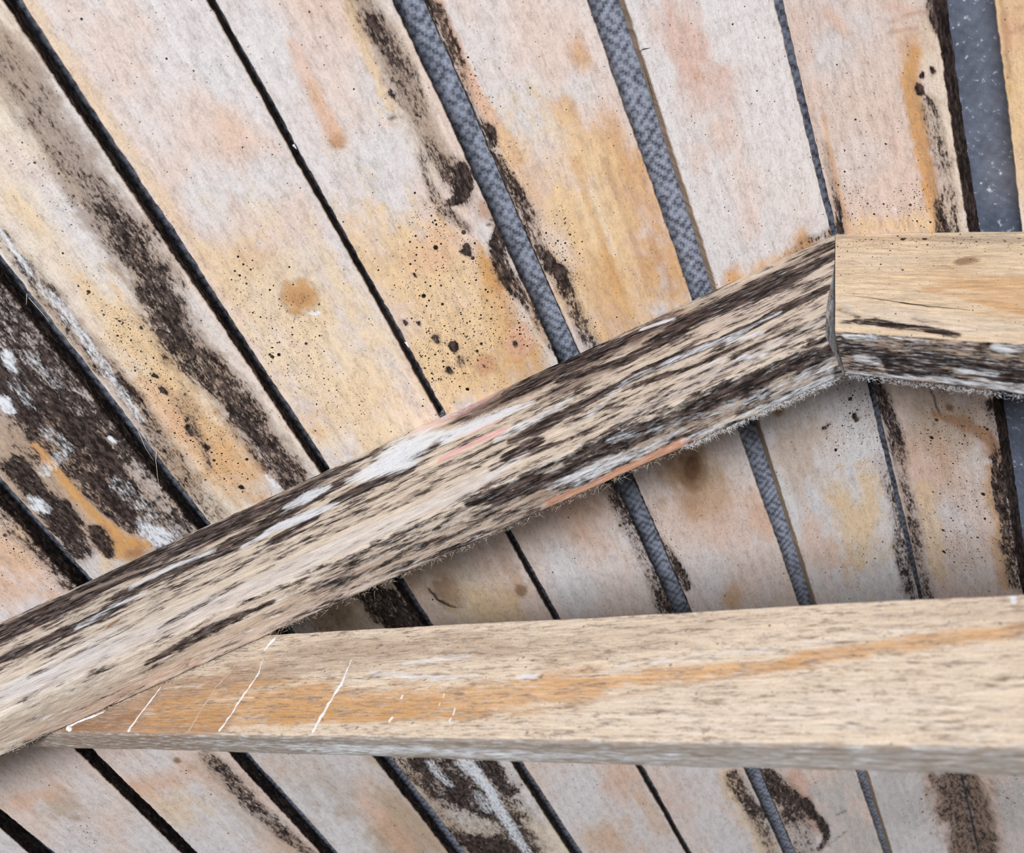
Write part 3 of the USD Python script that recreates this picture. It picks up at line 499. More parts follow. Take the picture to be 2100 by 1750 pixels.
RAF_L_SIDE = [
    ("t", 150, 1400, 260, 60, -25, "W", .55), ("t", 420, 1260, 260, 50, -25, "C", .8), ("t", 500, 1330, 200, 20, -25, "P", .6), ("t", 1000, 990, 260, 45, -25, "C", .7), ("t", 1500, 640, 160, 40, -25, "P", .4), ("T", [(300, 1420), (560, 1290)], 12, "S", .6), ("T", [(40, 1500), (300, 1390)], 20, "R", .25),
    ("e", [(-40, 1440, 44, .6), (150, 1360, 40, .65), (350, 1270, 36, .65), (560, 1175, 34, .6), (760, 1085, 30, .65), (950, 995, 26, .6), (1150, 900, 22, .4)]), ("T", [(-40, 1450), (350, 1280), (760, 1095), (1000, 985)], 26, "W", .6), ("T", [(1280, 860), (1480, 760), (1680, 660)], 14, "W", .5), ("t", 300, 1330, 240, 24, -25, "P", .5), ("t", 130, 1440, 140, 30, -25, "P", .5),
    # the brown band under the boards
    ("T", [(-30, 1310), (120, 1245), (230, 1190), (360, 1130), (500, 1065), (650, 990)], 26, "M", .75), ("T", [(960, 850), (1100, 785), (1200, 735), (1300, 695), (1380, 655)], 28, "M", .9), ("T", [(1150, 800), (1260, 750)], 18, "M", .7), ("T", [(1400, 640), (1700, 510)], 14, "T", .6),
    ("m", [(-30, 1310, 22, .86), (120, 1245, 26, .9), (230, 1190, 28, .95), (360, 1130, 26, .85), (500, 1065, 22, .8), (650, 990, 18, .7), (790, 920, 12, .6)]), ("m", [(990, 830, 14, .7), (1100, 785, 22, .88), (1200, 735, 24, .92), (1300, 690, 18, .8), (1450, 630, 16, .62), (1600, 560, 14, .6), (1700, 505, 14, .7)]),
    # black streaks
    ("m", [(-20, 1365, 12, .8), (90, 1315, 20, .9), (200, 1262, 16, .95), (280, 1215, 14, .8)]), ("m", [(250, 1225, 16, .8), (340, 1180, 16, .9), (430, 1140, 14, .9), (540, 1095, 10, .7)]), ("m", [(470, 1115, 14, .85), (560, 1070, 24, .95), (640, 1020, 20, .85), (730, 970, 14, .8)]),
    ("m", [(560, 1110, 12, .8), (640, 1065, 12, .8)]), ("m", [(690, 1030, 12, .95), (760, 995, 16, 1.05), (840, 965, 10, .8)]), ("m", [(830, 950, 8, .8), (930, 890, 9, .75)]), ("m", [(800, 1050, 8, .6), (870, 1010, 9, .7), (960, 960, 6, .5)]),
    ("m", [(1050, 905, 10, .8), (1120, 870, 16, .98), (1210, 820, 14, .95), (1260, 790, 9, .8)]), ("m", [(1040, 935, 12, .9), (1100, 905, 12, .85)]), ("m", [(1230, 810, 10, .8), (1330, 755, 14, .9), (1420, 715, 12, .85)]), ("m", [(1150, 780, 12, .8), (1280, 740, 16, .95), (1380, 690, 14, .9), (1470, 640, 12, .8)]),
    ("m", [(1330, 700, 14, .85), (1430, 650, 26, 1.), (1540, 600, 26, 1.), (1640, 560, 20, .95), (1700, 530, 14, .8)]), ("m", [(1360, 740, 10, .8), (1480, 700, 13, .92), (1600, 640, 12, .95), (1695, 590, 10, .8)]), ("m", [(1280, 800, 8, .75), (1400, 760, 9, .85), (1540, 700, 8, .75)]), ("m", [(1500, 730, 8, .7), (1620, 680, 8, .7), (1690, 650, 8, .6)]),
    ("m", [(330, 1290, 8, .55), (480, 1200, 8, .6), (560, 1160, 6, .5)]), ("m", [(60, 1390, 5, .6), (200, 1320, 6, .6), (330, 1250, 6, .55)]), ("m", [(1160, 850, 5, .6), (1300, 830, 6, .6)]), ("m", [(1010, 960, 8, .6), (1100, 925, 10, .7), (1170, 900, 6, .6)]),
    # yellow and bare lines
    ("e", [(150, 1225, 4, .9), (260, 1180, 5, .9), (330, 1155, 4, .8)]), ("e", [(860, 880, 14, .9), (940, 845, 20, .95), (1010, 815, 14, .8)]), ("T", [(870, 880), (1000, 810)], 16, "K", .5),
    ("T", [(905, 945), (960, 912), (1030, 885)], 9, "K", 1.), ("e", [(890, 950, 8, 1.), (1040, 880, 8, 1.)]), ("T", [(940, 893), (1010, 868)], 8, "K", .9), ("e", [(930, 900, 8, 1.), (1020, 860, 8, 1.)]),
    # white growth
    ("w", [(715, 985, 8, .8), (765, 962, 24, 1.1), (810, 938, 32, 1.25), (855, 912, 27, 1.2), (900, 890, 12, .95)]), ("w", [(870, 900, 10, .7), (920, 895, 14, .95), (980, 870, 13, .98), (1040, 845, 9, .9), (1090, 828, 6, .7)]), ("w", [(590, 1040, 8, .7), (630, 1020, 13, 1.), (670, 1000, 10, .85)]), ("w", [(500, 1120, 7, .7), (570, 1080, 9, .95), (640, 1055, 10, .95), (690, 1035, 6, .7)]),
    ("w", [(270, 1205, 6, .75), (350, 1165, 7, .85), (440, 1130, 5, .8)]), ("w", [(160, 1285, 7, .7), (230, 1245, 7, .8), (300, 1215, 5, .6)]), ("w", [(1020, 900, 8, .6), (1090, 862, 9, .75), (1170, 820, 6, .6)]), ("w", [(1210, 850, 8, .55), (1290, 780, 7, .6), (1380, 740, 7, .65), (1500, 690, 6, .7), (1600, 640, 5, .6)]), ("w", [(1500, 700, 10, .7), (1560, 685, 10, .75)]), ("w", [(1320, 675, 6, .9), (1380, 655, 6, .85)]), ("w", [(560, 1090, 5, .7), (600, 1075, 5, .7)]), ("w", [(1410, 770, 9, .5), (1480, 740, 8, .6)]), ("w", [(1520, 735, 8, .7), (1560, 730, 8, .7)]), ("w", [(1010, 975, 9, .55), (1080, 930, 8, .5)]), ("w", [(-20, 1420, 20, .35), (120, 1360, 20, .4), (250, 1300, 18, .35)]),
    ("T", [(70, 1283), (82, 1278)], 5, "R", .9), ("T", [(225, 1284), (240, 1276)], 5, "B", 1.),
]
RAF_L_BOT = [
    ("T", [(-40, 1530), (400, 1340), (800, 1155), (1150, 1000)], 30, "T", .65), ("T", [(1100, 1010), (1700, 740)], 34, "N", .5),
    ("e", [(-20, 1500, 60, .55), (300, 1370, 50, .4), (600, 1230, 40, .35)]), ("T", [(60, 1510), (400, 1355)], 16, "R", .25), ("T", [(420, 1350), (760, 1190)], 10, "P", .5),
    ("m", [(300, 1360, 9, .6), (420, 1300, 12, .7), (560, 1235, 10, .65)]), ("m", [(620, 1200, 8, .5), (760, 1140, 10, .6), (900, 1080, 9, .6)]),
    ("m", [(960, 1030, 14, .85), (1060, 1000, 20, .95), (1130, 985, 18, .95), (1180, 960, 14, .9)]), ("m", [(1170, 950, 20, .8), (1280, 900, 22, .9), (1380, 860, 26, .92), (1480, 810, 30, .9), (1600, 755, 30, .9), (1710, 715, 28, .85)]),
    ("w", [(1130, 1000, 9, .7), (1180, 980, 15, .95), (1250, 950, 14, .85), (1330, 920, 10, .75), (1400, 880, 9, .6)]), ("w", [(1250, 900, 9, .5), (1350, 880, 9, .5), (1500, 830, 12, .5), (1600, 790, 12, .6), (1700, 750, 14, .7)]), ("w", [(1400, 905, 5, .7), (1550, 840, 6, .8), (1700, 775, 7, .85)]),
    ("T", [(1130, 1030), (1250, 980), (1380, 915), (1420, 895)], 11, "R", 1.), ("e", [(1120, 1040, 10, .9), (1250, 985, 11, 1.), (1400, 908, 9, .9)]),
    ("T", [(700, 1230), (1000, 1090)], 9, "P", .6)]
for _l, _k in ((RAF_L_SIDE, 1.2), (RAF_L_BOT, 1.25)):
    _l[:] = [("m", [(x, y, w * 1.1, e * _k) for x, y, w, e in f[1]]) if f[0] == "m" else ("w", [(x, y, w * 1.25, e * (0.92 if _l is RAF_L_SIDE else 0.8)) for x, y, w, e in f[1]]) if f[0] == "w" else f for f in _l]
RAF_R_SIDE = [
    ("t", 1850, 560, 200, 30, 3, "Y", .6), ("t", 2050, 600, 160, 40, 8, "O", .55), ("t", 1800, 650, 160, 24, 6, "C", .8), ("t", 1800, 540, 90, 24, 0, "C", .5), ("t", 2000, 670, 160, 18, 6, "C", .6), ("T", [(1720, 488), (2100, 492)], 9, "T", .7), ("T", [(1900, 590), (2100, 640)], 10, "O", .5),
    ("s", 1850, 500, 200, 16, 0, .5), ("s", 1830, 540, 150, 20, 0, .25), ("k", 1985, 534, 30, 9, -10, "N", .85), ("t", 1960, 560, 50, 14, 5, "B", .3),
    ("m", [(1730, 660, 8, .55), (1790, 658, 11, .85), (1840, 670, 9, .85), (1900, 675, 9, .8), (1960, 690, 8, .75)]), ("m", [(1720, 635, 8, .5), (1760, 650, 8, .6)]), ("m", [(1870, 655, 6, .5), (1950, 665, 5, .45)]), ("t", 1740, 632, 18, 10, 0, "W", .7)]
RAF_R_BOT = [
    ("m", [(1730, 705, 20, .9), (1850, 735, 26, .98), (1960, 740, 26, .95), (2100, 770, 30, .85)]), ("m", [(1830, 755, 18, 1.1), (1930, 765, 18, 1.1)]),
    ("w", [(1735, 690, 8, .7), (1800, 690, 7, .6), (1900, 700, 7, .55)]), ("w", [(1760, 735, 12, .7), (1800, 740, 10, .6)]), ("w", [(1740, 765, 8, .7), (1850, 775, 8, .6), (2000, 785, 14, .65), (2100, 800, 12, .6)]), ("w", [(2040, 712, 10, .7), (2066, 718, 12, .95), (2100, 715, 9, .6)]), ("w", [(1960, 760, 10, .6), (2040, 765, 12, .65)])]
COL_SIDE = [
    ("T", [(140, 1496), (300, 1440), (450, 1395), (560, 1375)], 34, "B", .7), ("T", [(150, 1495), (300, 1485), (450, 1480)], 24, "B", .8), ("t", 210, 1480, 110, 22, -15, "D", .4), ("t", 760, 1340, 330, 34, -3, "T", .85), ("t", 560, 1370, 180, 24, -6, "T", .7), ("t", 1300, 1290, 300, 24, -4, "T", .4), ("t", 1950, 1260, 200, 26, -4, "T", .35),
    ("T", [(330, 1460), (480, 1440), (620, 1440)], 38, "O", .7), ("T", [(520, 1440), (760, 1440), (900, 1440), (1050, 1425), (1200, 1405)], 34, "Q", .85), ("T", [(560, 1455), (760, 1452), (900, 1446)], 16, "O", .5), ("T", [(1150, 1408), (1300, 1390), (1500, 1372), (1660, 1355)], 17, "Q", .85), ("T", [(1600, 1360), (1800, 1325), (2000, 1305), (2110, 1290)], 18, "Q", .85), ("T", [(560, 1475), (900, 1470), (1000, 1465)], 14, "O", .8),
    ("T", [(1050, 1465), (1200, 1440), (1400, 1402), (1660, 1362)], 3.5, "B", .5), ("T", [(1900, 1325), (2100, 1280)], 4, "B", .3), ("t", 1600, 1460, 400, 46, -2, "C", .8), ("t", 1900, 1450, 200, 50, 0, "C", .6),
    ("w", [(830, 1362, 8, .62), (900, 1352, 9, .66), (960, 1345, 8, .5)]), ("w", [(760, 1380, 6, .6), (900, 1392, 7, .62), (980, 1385, 6, .5)]), ("w", [(1060, 1390, 5, .8), (1100, 1386, 6, .85)]), ("w", [(1200, 1386, 7, .4), (1420, 1345, 7, .45), (1600, 1330, 6, .45)]), ("w", [(1400, 1362, 5, .4), (1660, 1318, 5, .45), (1900, 1290, 6, .4)]),
    ("m", [(1085, 1322, 4, .7), (1100, 1318, 3, .6)]), ("m", [(1110, 1388, 4, .8), (1116, 1384, 3, .8)]), ("m", [(1795, 1315, 12, .45), (1825, 1308, 9, .45)]), ("m", [(1600, 1385, 3, .55), (1660, 1380, 4, .5)]), ("m", [(1840, 1236, 12, .45), (1900, 1228, 8, .4)]), ("w", [(2075, 1222, 5, 1.1), (2080, 1236, 5, 1.1)]), ("s", 900, 1340, 300, 40, -3, .22), ("s", 1700, 1300, 400, 40, -3, .12), ("T", [(340, 1412), (420, 1405)], 2, "C", .8), ("T", [(430, 1436), (520, 1432)], 2, "C", .8)]
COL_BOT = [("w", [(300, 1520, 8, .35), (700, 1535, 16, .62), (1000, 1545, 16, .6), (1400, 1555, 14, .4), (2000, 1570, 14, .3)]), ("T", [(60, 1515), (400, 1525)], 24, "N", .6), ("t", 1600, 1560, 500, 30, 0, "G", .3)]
DRIPS = [
    ([(566, 1306), (556, 1318), (542, 1335)], [.0012, .0016, .0008], 1), ([(540, 1352), (528, 1386), (510, 1412), (494, 1434), (474, 1466), (449, 1501)], [.0004, .0007, .0009, .0009, .0007, .0012], 1),
    ([(500, 1338), (473, 1378), (445, 1408), (420, 1445), (387, 1500)], [.0004, .0006, .0008, .0007, .0008], 0), ([(331, 1408), (309, 1438), (285, 1469), (268, 1492), (264, 1502)], [.0005, .0009, .0010, .0018, .0026], 1),
    ([(722, 1352), (716, 1366), (700, 1404), (682, 1431), (662, 1465), (641, 1503)], [.0003, .0005, .0011, .0011, .0014, .0017], 1), ([(136, 1494), (161, 1480), (190, 1470), (214, 1460)], [.0022, .0013, .0014, .0012], 1), ([(140, 1492), (146, 1499)], [.0024, .0014], 1),
    ([(826, 1425), (822, 1434)], [.0006, .0006], 1), ([(806, 1470), (797, 1482)], [.0010, .0006], 1), ([(912, 1422), (908, 1432)], [.0006, .0005], 1), ([(904, 1442), (900, 1448)], [.0007, .0006], 1), ([(934, 1452), (930, 1468)], [.0006, .0008], 1), ([(926, 1472), (922, 1480)], [.0006, .0006], 1)]
TUFTS = [(815, 940, 62, 20, -30, 900, 1), (985, 866, 95, 11, -22, 500, 1), (632, 1020, 38, 11, -28, 300, 1), (600, 1070, 70, 8, -24, 300, 1), (940, 838, 50, 12, -25, 250, 1)]
CRACKS = [("r", RIDGE + DOWN_R * 0.02, F_SIDE_R, .0013, [(1718, 604), (1790, 612), (1850, 621), (1900, 628), (1990, 636)]),
          ("board_002", (0, 0, 0), F_LEFT, .0011, [(793, 251), (808, 240), (828, 238)]), ("board_002", (0, 0, 0), F_LEFT, .0010, [(794, 256), (812, 254), (827, 243)]), ("board_002", (0, 0, 0), F_LEFT, .0010, [(998, 418), (990, 440), (1001, 466), (1014, 440)]),
          ("board_003", (0, 0, 0), F_LEFT, .0013, [(880, 1208), (895, 1230), (925, 1246), (945, 1246)]), ("b", (0, 0, 0), F_LEFT, .0010, [(1310, 108), (1318, 101), (1334, 98)]), ("b", (0, 0, 0), F_LEFT, .0007, [(1318, 130), (1336, 190), (1344, 232)])]
SPLINTERS = [[(321, 925, .001), (322, 940, .006), (327, 965, .010), (329, 990, .008), (325, 1006, .002)], [(326, 932, .001), (334, 940, .003), (341, 952, .005)], [(329, 1003, .002), (333, 1008, .004), (338, 1010, .005)], [(60, 610, .001), (90, 640, .004), (104, 655, .006)], [(285, 885, .001), (300, 915, .004), (318, 940, .006)], [(56, 602, .001), (57, 622, .004)]]

# ---------------------------------------------------------------- boards of the ceiling
def edge_fit(face, pts):
    q = np.array([face.uv(*p) for p in pts])
    deg = 2 if len(pts) > 3 and np.ptp(q[:, 0]) > 0.8 else 1
    c = np.polyfit(q[:, 0], q[:, 1], deg)
    lo, hi = q[:, 0].min(), q[:, 0].max()

    def s(t):
        tt = np.clip(t, lo - 0.05, hi + 0.05)
        return np.polyval(c, tt) + np.polyval(np.polyder(c), tt) * (t - tt)
    return s


THICK = 0.0215
STA = np.concatenate([np.linspace(-1.6, -0.62, 12), np.arange(-0.60, 0.50, 0.0030), np.arange(0.50, 1.45, 0.006), np.linspace(1.46, 2.6, 14)])
STA_COARSE = np.linspace(-1.6, 2.6, 60)
ceiling_l = thing("ceiling", label="left roof slope of rough sawn pale boards spotted with black mould", kind="structure")
ceiling_r = thing("ceiling", label="right roof slope of pale boards, beyond the ridge", kind="structure")


def board(face, out, s_lo, s_hi, feats, base, seed, side_lo=0.3, side_hi=0.8, dense=True, jump=0.0, label=None, mould=0.0, side_tint="T"):
    """One sheathing board between two edges s_lo(t) (towards the ridge) and s_hi(t)."""
    t = STA if dense else STA_COARSE
    rng = np.random.default_rng(seed)
    nb = 54 if dense else 8
    # profile: (fraction across, height above the underside, region) around the section
    c = 0.0012
    fr = np.linspace(0, 1, nb)
    prof = [(0, THICK, 1), (0, THICK * 0.5, 1), (0, c, 1)] + [(x, 0.0, 0) for x in fr] + [(1, c, 2), (1, THICK * 0.5, 2), (1, THICK, 2)]
    fx, hz, rg = (np.array(a, float) for a in zip(*prof))
    inset = np.where(rg == 0, np.where(fx == 0, c, np.where(fx == 1, -c, 0.0)), 0.0)
    tt = np.repeat(t, len(fx))
    lo, hi = s_lo(tt), s_hi(tt)
    FX, HZ, RG, IN = (np.tile(a, len(t)) for a in (fx, hz, rg, inset))
    rag = lambda sd: (meshkit.fbm(np.stack([tt * 160, tt * 0 + sd, tt * 0], 1), 3, seed) - 0.5) * 0.0022 + (meshkit.noise(np.stack([tt * 14, tt * 0 + sd, tt * 0], 1), seed) - 0.5) * 0.0020
    lo = lo + rag(1.5)
    hi = hi + rag(7.5)
    S = lo + (hi - lo) * FX + IN
    uv = np.stack([tt, S], 1)
    bow = (meshkit.noise(np.stack([tt * 3, S * 9, tt * 0 + seed], 1), 3) - 0.5) * 0.0016 * (RG == 0)
    V = face.o + np.outer(tt, ALONG) + np.outer(S, face.ev) + np.outer(HZ + jump + bow, out)
    n, k = len(t), len(fx)
    i = (np.arange(n - 1)[:, None] * k + np.arange(k)[None, :])
    j = (np.arange(n - 1)[:, None] * k + (np.arange(k) + 1)[None, :] % k)
    F = np.stack([i, j, j + k, i + k], -1).reshape(-1, 4)
    if out[0] < 0:
        F = F[:, ::-1]
    ends = np.array([[0, 1, 2, 3], [0, 3, 2 + nb, 3 + nb], [0, 3 + nb, 4 + nb, 5 + nb]])
    F = np.vstack([F, ends if out[0] < 0 else ends[:, ::-1], (ends[:, ::-1] if out[0] < 0 else ends) + (n - 1) * k])
    wob = meshkit.fbm(np.stack([tt * 26, S * 60, tt * 0 + seed * 3.1], 1), 4, seed) - 0.5
    wob2 = meshkit.fbm(np.stack([tt * 120, S * 160, tt * 0 + seed], 1), 3, seed + 9) - 0.5
    big = meshkit.fbm(np.stack([tt * 7, S * 16, tt * 0 + seed * 1.7], 1), 3, seed + 4)
    tint = np.tile(TINTS[base], (len(V), 1))
    tint += (TINTS["W"] - tint) * (smooth(0.42, 0.66, big) * 0.85)[:, None]
    tint += (TINTS["S"] - tint) * (smooth(0.52, 0.75, meshkit.fbm(np.stack([tt * 12, S * 26, tt * 0 + seed * 2.3], 1), 4, seed + 5)) * 0.16)[:, None]
    msk = np.zeros((len(V), 3))
    msk[:, 1] = 0.045
    msk[:, 0] = mould
    ring = S + 0.012 * meshkit.fbm(np.stack([tt * 3, S * 10, tt * 0 + seed], 1), 2, seed + 2)
    paint(face, uv, feats, tint, msk, ring, wob * 2, wob2 * 2)
    for r, d in ((1, side_lo), (2, side_hi)):
        on = RG == r
        msk[on, 0] = np.maximum(msk[on, 0] * 0.8, d)  # edge faces: mould, darkened further to stand in for shade inside the gaps
        tint[on] = TINTS[side_tint]
    gc = np.stack([tt, S + np.where(RG == 0, 0, HZ), tt * 0 + seed * 0.731], 1)
    return put("board", V, F, M_BOARD, ceiling_l if face is F_LEFT else ceiling_r, gc=gc, tint=np.clip(tint, 0.003, 0.95), msk=np.clip(msk, 0, 1.5), ring=ring, label=label)


def const(v):
    return lambda t: t * 0 + v


fits = {k: (edge_fit(F_LEFT, l), edge_fit(F_LEFT, r)) for k, (l, r) in GAPS.items()}
order = ["D", "E", "C", "B", "A", "I", "G", "G2", "G3"]
names = ["b7", "b6", "b5", "b4", "b3", "b2", "b1", "b0"]
for k, nm in enumerate(names):
    b = BOARDS[nm]
    board(F_LEFT, OUT_L, fits[order[k]][0], fits[order[k + 1]][1], b["f"], b["base"], 11 + k, b.get("lo", 0.35), b.get("hi", 0.8), jump=b.get("jump", 0), label=b.get("label"), mould=b.get("mould", 0.0), side_tint=b.get("st", "T"))
s0 = fits["G3"][0]
edge = s0
for k in range(5):
    a = (lambda t, k=k: s0(t) + 0.152 * k)
    board(F_LEFT, OUT_L, a, (lambda t, a=a: a(t) + 0.140), [], "P", 31 + k, 0.9, 1.1, dense=False)
rf = {k: (edge_fit(F_RIGHT, l), edge_fit(F_RIGHT, r)) for k, (l, r) in GAPS_R.items()}
b = BOARDS["r0"]
board(F_RIGHT, OUT_R, rf["D"][1], rf["F"][0], b["f"], b["base"], 51, 0.6, b["hi"], label=b["label"])
b = BOARDS["r1"]
board(F_RIGHT, OUT_R, rf["F"][1], (lambda t: rf["F"][1](t) + 0.138), b["f"], b["base"], 52, 0.3, 0.6, label=b["label"])
for k in range(9):
    a = (lambda t, k=k: rf["F"][1](t) + 0.152 * (k + 1))
    board(F_RIGHT, OUT_R, a, (lambda t, a=a: a(t) + 0.140), [], "P", 61 + k, dense=False)


# ---------------------------------------------------------------- plastic sheets over the boards
def sheet(down, out, material, nm, seed, s1, **kw):
    t, s = np.linspace(-1.6, 2.6, 400), np.linspace(-0.0175, s1, 160)
    tt, S = (a.ravel() for a in np.meshgrid(t, s, indexing="ij"))
    h = THICK + 0.0022 + 0.0035 * meshkit.fbm(np.stack([tt * 9, S * 20, tt * 0], 1), 3, seed)
    lo = RIDGE - ALONG * 0
    V1 = lo + np.outer(tt, ALONG) + np.outer(S, down) + np.outer(h, out)
    V = np.vstack([V1, V1 + out * 0.0006])
    n, k = len(t), len(s)
    i = (np.arange(n - 1)[:, None] * k + np.arange(k - 1)[None, :]).ravel()
    q = np.stack([i, i + 1, i + 1 + k, i + k], 1)
    F = np.vstack([q, q[:, ::-1] + len(V1)])
    gc = np.stack([tt * 0.985 + S * 0.174, S * 0.985 - tt * 0.174, tt * 0 + 0.001], 1)
    return put(nm, V, F, material, plastic, gc=np.vstack([gc, gc]), **kw)


plastic = thing("plastic_sheet", label="grey blue plastic sheet stretched above the boards, seen through their gaps", category="plastic sheet")
sheet(DOWN_L, OUT_L, M_WEAVE, "woven_panel", 3, 1.85, label="grey woven plastic")
sheet(DOWN_R, OUT_R, M_GLOSS, "glossy_panel", 4, 1.85, label="dark glossy plastic")


# ---------------------------------------------------------------- rafters and collar beam
def beam(sta, prof, place, faces, material, name, parent, base, seed, rough=0.0012, label=None):
    """A timber: prof = list of (a, b, face index) around its section, sta = stations; place(u, a, b) gives points. faces: {index: (Face, feats, mould, speck, white, tint)}."""
    a, b, g = (np.array(x, float) for x in zip(*prof))
    n, k = len(sta), len(a)
    u = np.repeat(sta, k)
    A, B, G = (np.tile(x, n) for x in (a, b, g))
    per = np.concatenate([[0], np.cumsum(np.hypot(np.diff(a), np.diff(b)))])
    PER = np.tile(per, n)
    da = (meshkit.fbm(np.stack([u * 60, PER * 400, u * 0 + seed], 1), 3, seed) - 0.5) * rough + (meshkit.noise(np.stack([u * 9, PER * 30, u * 0 + seed], 1), seed + 1) - 0.5) * rough * 1.5
    ca, cb = a.mean(), b.mean()
    L = np.hypot(A - ca, B - cb)
    V = place(u, A + da * (A - ca) / L, B + da * (B - cb) / L)
    i = (np.arange(n - 1)[:, None] * k + np.arange(k)[None, :])
    j = (np.arange(n - 1)[:, None] * k + (np.arange(k) + 1)[None, :] % k)
    F = np.stack([i, j, j + k, i + k], -1).reshape(-1, 4)
    # end caps, with vertices of their own: concentric copies of the section
    rings = (1.0, 0.75, 0.5, 0.25, 0.02)
    caps, first = [], []
    for e, R in ((0, V[:k]), (1, V[-k:])):
        first.append(len(V) + e * k * len(rings))
        caps += [R.mean(0) + (R - R.mean(0)) * q for q in rings]
    n0 = len(V)
    V = np.vstack([V] + caps)
    FC = []
    for e in (0, 1):
        for m in range(len(rings) - 1):
            p = first[e] + m * k + np.arange(k)
            q = first[e] + m * k + (np.arange(k) + 1) % k
            FC.append(np.stack([p, q, q + k, p + k], 1) if e else np.stack([q, p, p + k, q + k], 1))
    FC = np.vstack(FC)
    ext = lambda x, c: np.concatenate([x, c])
    nc = len(V) - n0
    ca_, cb_ = (np.concatenate([np.concatenate([x.mean() + (x - x.mean()) * q for q in rings])] * 2) for x in (a, b))
    u = ext(u, np.zeros(nc) + 9.0)
    G = ext(G, np.full(nc, 9))
    PER = ext(PER, ca_ * 1.7 + cb_)
    N = len(V)
    wob = meshkit.fbm(np.stack([u * 14, PER * 90, u * 0 + seed], 1), 4, seed) - 0.5
    wob2 = meshkit.fbm(np.stack([u * 90, PER * 200, u * 0 + seed], 1), 3, seed) - 0.5
    tint = np.tile(TINTS[base], (N, 1))
    msk = np.zeros((N, 3))
    ring = PER + 0.02 * meshkit.fbm(np.stack([u * 2, PER * 12, u * 0 + seed], 1), 3, seed)
    for idx, (face, feats, md, sp, wt, tn) in faces.items():
        on = np.nonzero(G == idx)[0]
        t_, m_, r_ = tint[on], msk[on], ring[on]
        if tn:
            t_[:] = TINTS[tn]
        m_[:] = (md, sp, wt)
        paint(face, face.flat(V[on]), feats, t_, m_, r_, wob[on] * 2, wob2[on] * 2)
        tint[on], msk[on], ring[on] = t_, m_, r_
    gc = np.stack([u, PER, u * 0 + seed * 0.37], 1)
    gc[n0:] = np.stack([cb_, ca_, ca_ * 0 + 3.3], 1) * np.array([1.0, 0.5, 1.0])
    tint[n0:] = TINTS["G"]
    msk[n0:] = (0.42, 0.9, 0.42)
    F = np.vstack([F, FC])
    F3 = np.vstack([F[:, [0, 1, 2]], F[:, [0, 2, 3]]])
    # outward winding
    vol = np.einsum("ij,ij->i", V[F3[:, 0]] - V.mean(0), np.cross(V[F3[:, 1]] - V.mean(0), V[F3[:, 2]] - V.mean(0))).sum()
    if vol < 0:
        F3 = F3[:, ::-1]
    put(name, V, F3, material, parent, origin=parent_loc(parent), gc=gc, tint=np.clip(tint, 0.003, 0.95), msk=np.clip(msk, 0, 1.5), ring=ring, label=label)
    return V


def parent_loc(p):
    return np.array(p.GetAttribute("xformOp:translate").Get() or (0, 0, 0), float) if p else np.zeros(3)


def rounded(w, d, r, nw, nd, corner=4):
    """Section 0..w (along the ridge) by -d..0; indices: 0 = side at a = 0, 1 = bottom at b = -d, 2 = far side, 3 = top."""
    out = [(0, y, 0) for y in np.linspace(0, -d + r, nd)]
    for q in range(1, corner):
        th = math.pi / 2 * q / corner
        out.append((r - r * math.cos(th), -d + r - r * math.sin(th), 0 if th < math.pi / 4 else 1))
    out += [(x, -d, 1) for x in np.linspace(r, w - r, nw)]
    for q in range(1, corner):
        th = math.pi / 2 * q / corner
        out.append((w - r + r * math.sin(th), -d + r - r * math.cos(th), 1 if th < math.pi / 4 else 2))
    out += [(w, y, 2) for y in np.linspace(-d + r, 0, 10)]
    out += [(x, 0, 3) for x in np.linspace(w, 0, 6)[1:-1]]
    return out


def rafter(down, out, faces, material, base, seed, gap, length, **kw):
    """The top end is cut plumb at the ridge: along the slope, the start follows the depth."""
    loc = RIDGE + down * 0.02
    t = thing("rafter", loc, **kw)
    prof = rounded(WIDE, DEEP, 0.004, 24, 84)
    sta = np.concatenate([np.arange(0, 1.25, 0.0023), np.linspace(1.27, length, 12)])

    def place(u, a, b):
        start = -b * math.tan(PITCH) + 0.0006 + gap * smooth(0.05, 0.14, -b)      # cut plumb, not quite true
        start = start - gap * 0.9 * a / WIDE * smooth(0.05, 0.14, -b)
        uu = np.where(u < 0.35, start + u * (0.35 - start) / 0.35, u)
        return RIDGE - out * 0.0006 + np.outer(uu, down) + np.outer(a, ALONG) + np.outer(b, out)
    beam(sta, prof, place, faces, material, "timber", t, base, seed)
    return t, loc


SB = [(F_SIDE_L, F_BOT_L), (F_SIDE_R, F_BOT_R)]
raf_l, loc_l = rafter(DOWN_L, OUT_L, {0: (F_SIDE_L, RAF_L_SIDE, 0.53, 0.0, 0.14, "C"), 1: (F_BOT_L, RAF_L_BOT, 0.60, 0.0, 0.16, "C"), 2: (F_SIDE_L, [], 0.6, 0, 0, "T")},
                      M_RAFTER, "C", 5, 0.008, 2.0, label="weathered left rafter streaked with black and white mould, rising to the ridge joint", category="rafter")
raf_r, loc_r = rafter(DOWN_R, OUT_R, {0: (F_SIDE_R, RAF_R_SIDE, 0.16, 0.06, 0.0, "L"), 1: (F_BOT_R, RAF_R_BOT, 0.62, 0.0, 0.25, "T"), 2: (F_SIDE_R, [], 0.5, 0, 0, "T")},
                      M_CLEAN, "Y", 6, 0.0008, 2.0, label="cleaner yellowish right rafter with a fine crack and a black mouldy underside", category="rafter")

col_loc = np.array([RIDGE[0], COL_Y, COL_Z0])
collar = thing("collar_beam", col_loc, label="pale brown horizontal collar beam with an orange streak and white paint drips", category="beam")
H = COL_Z1 - COL_Z0


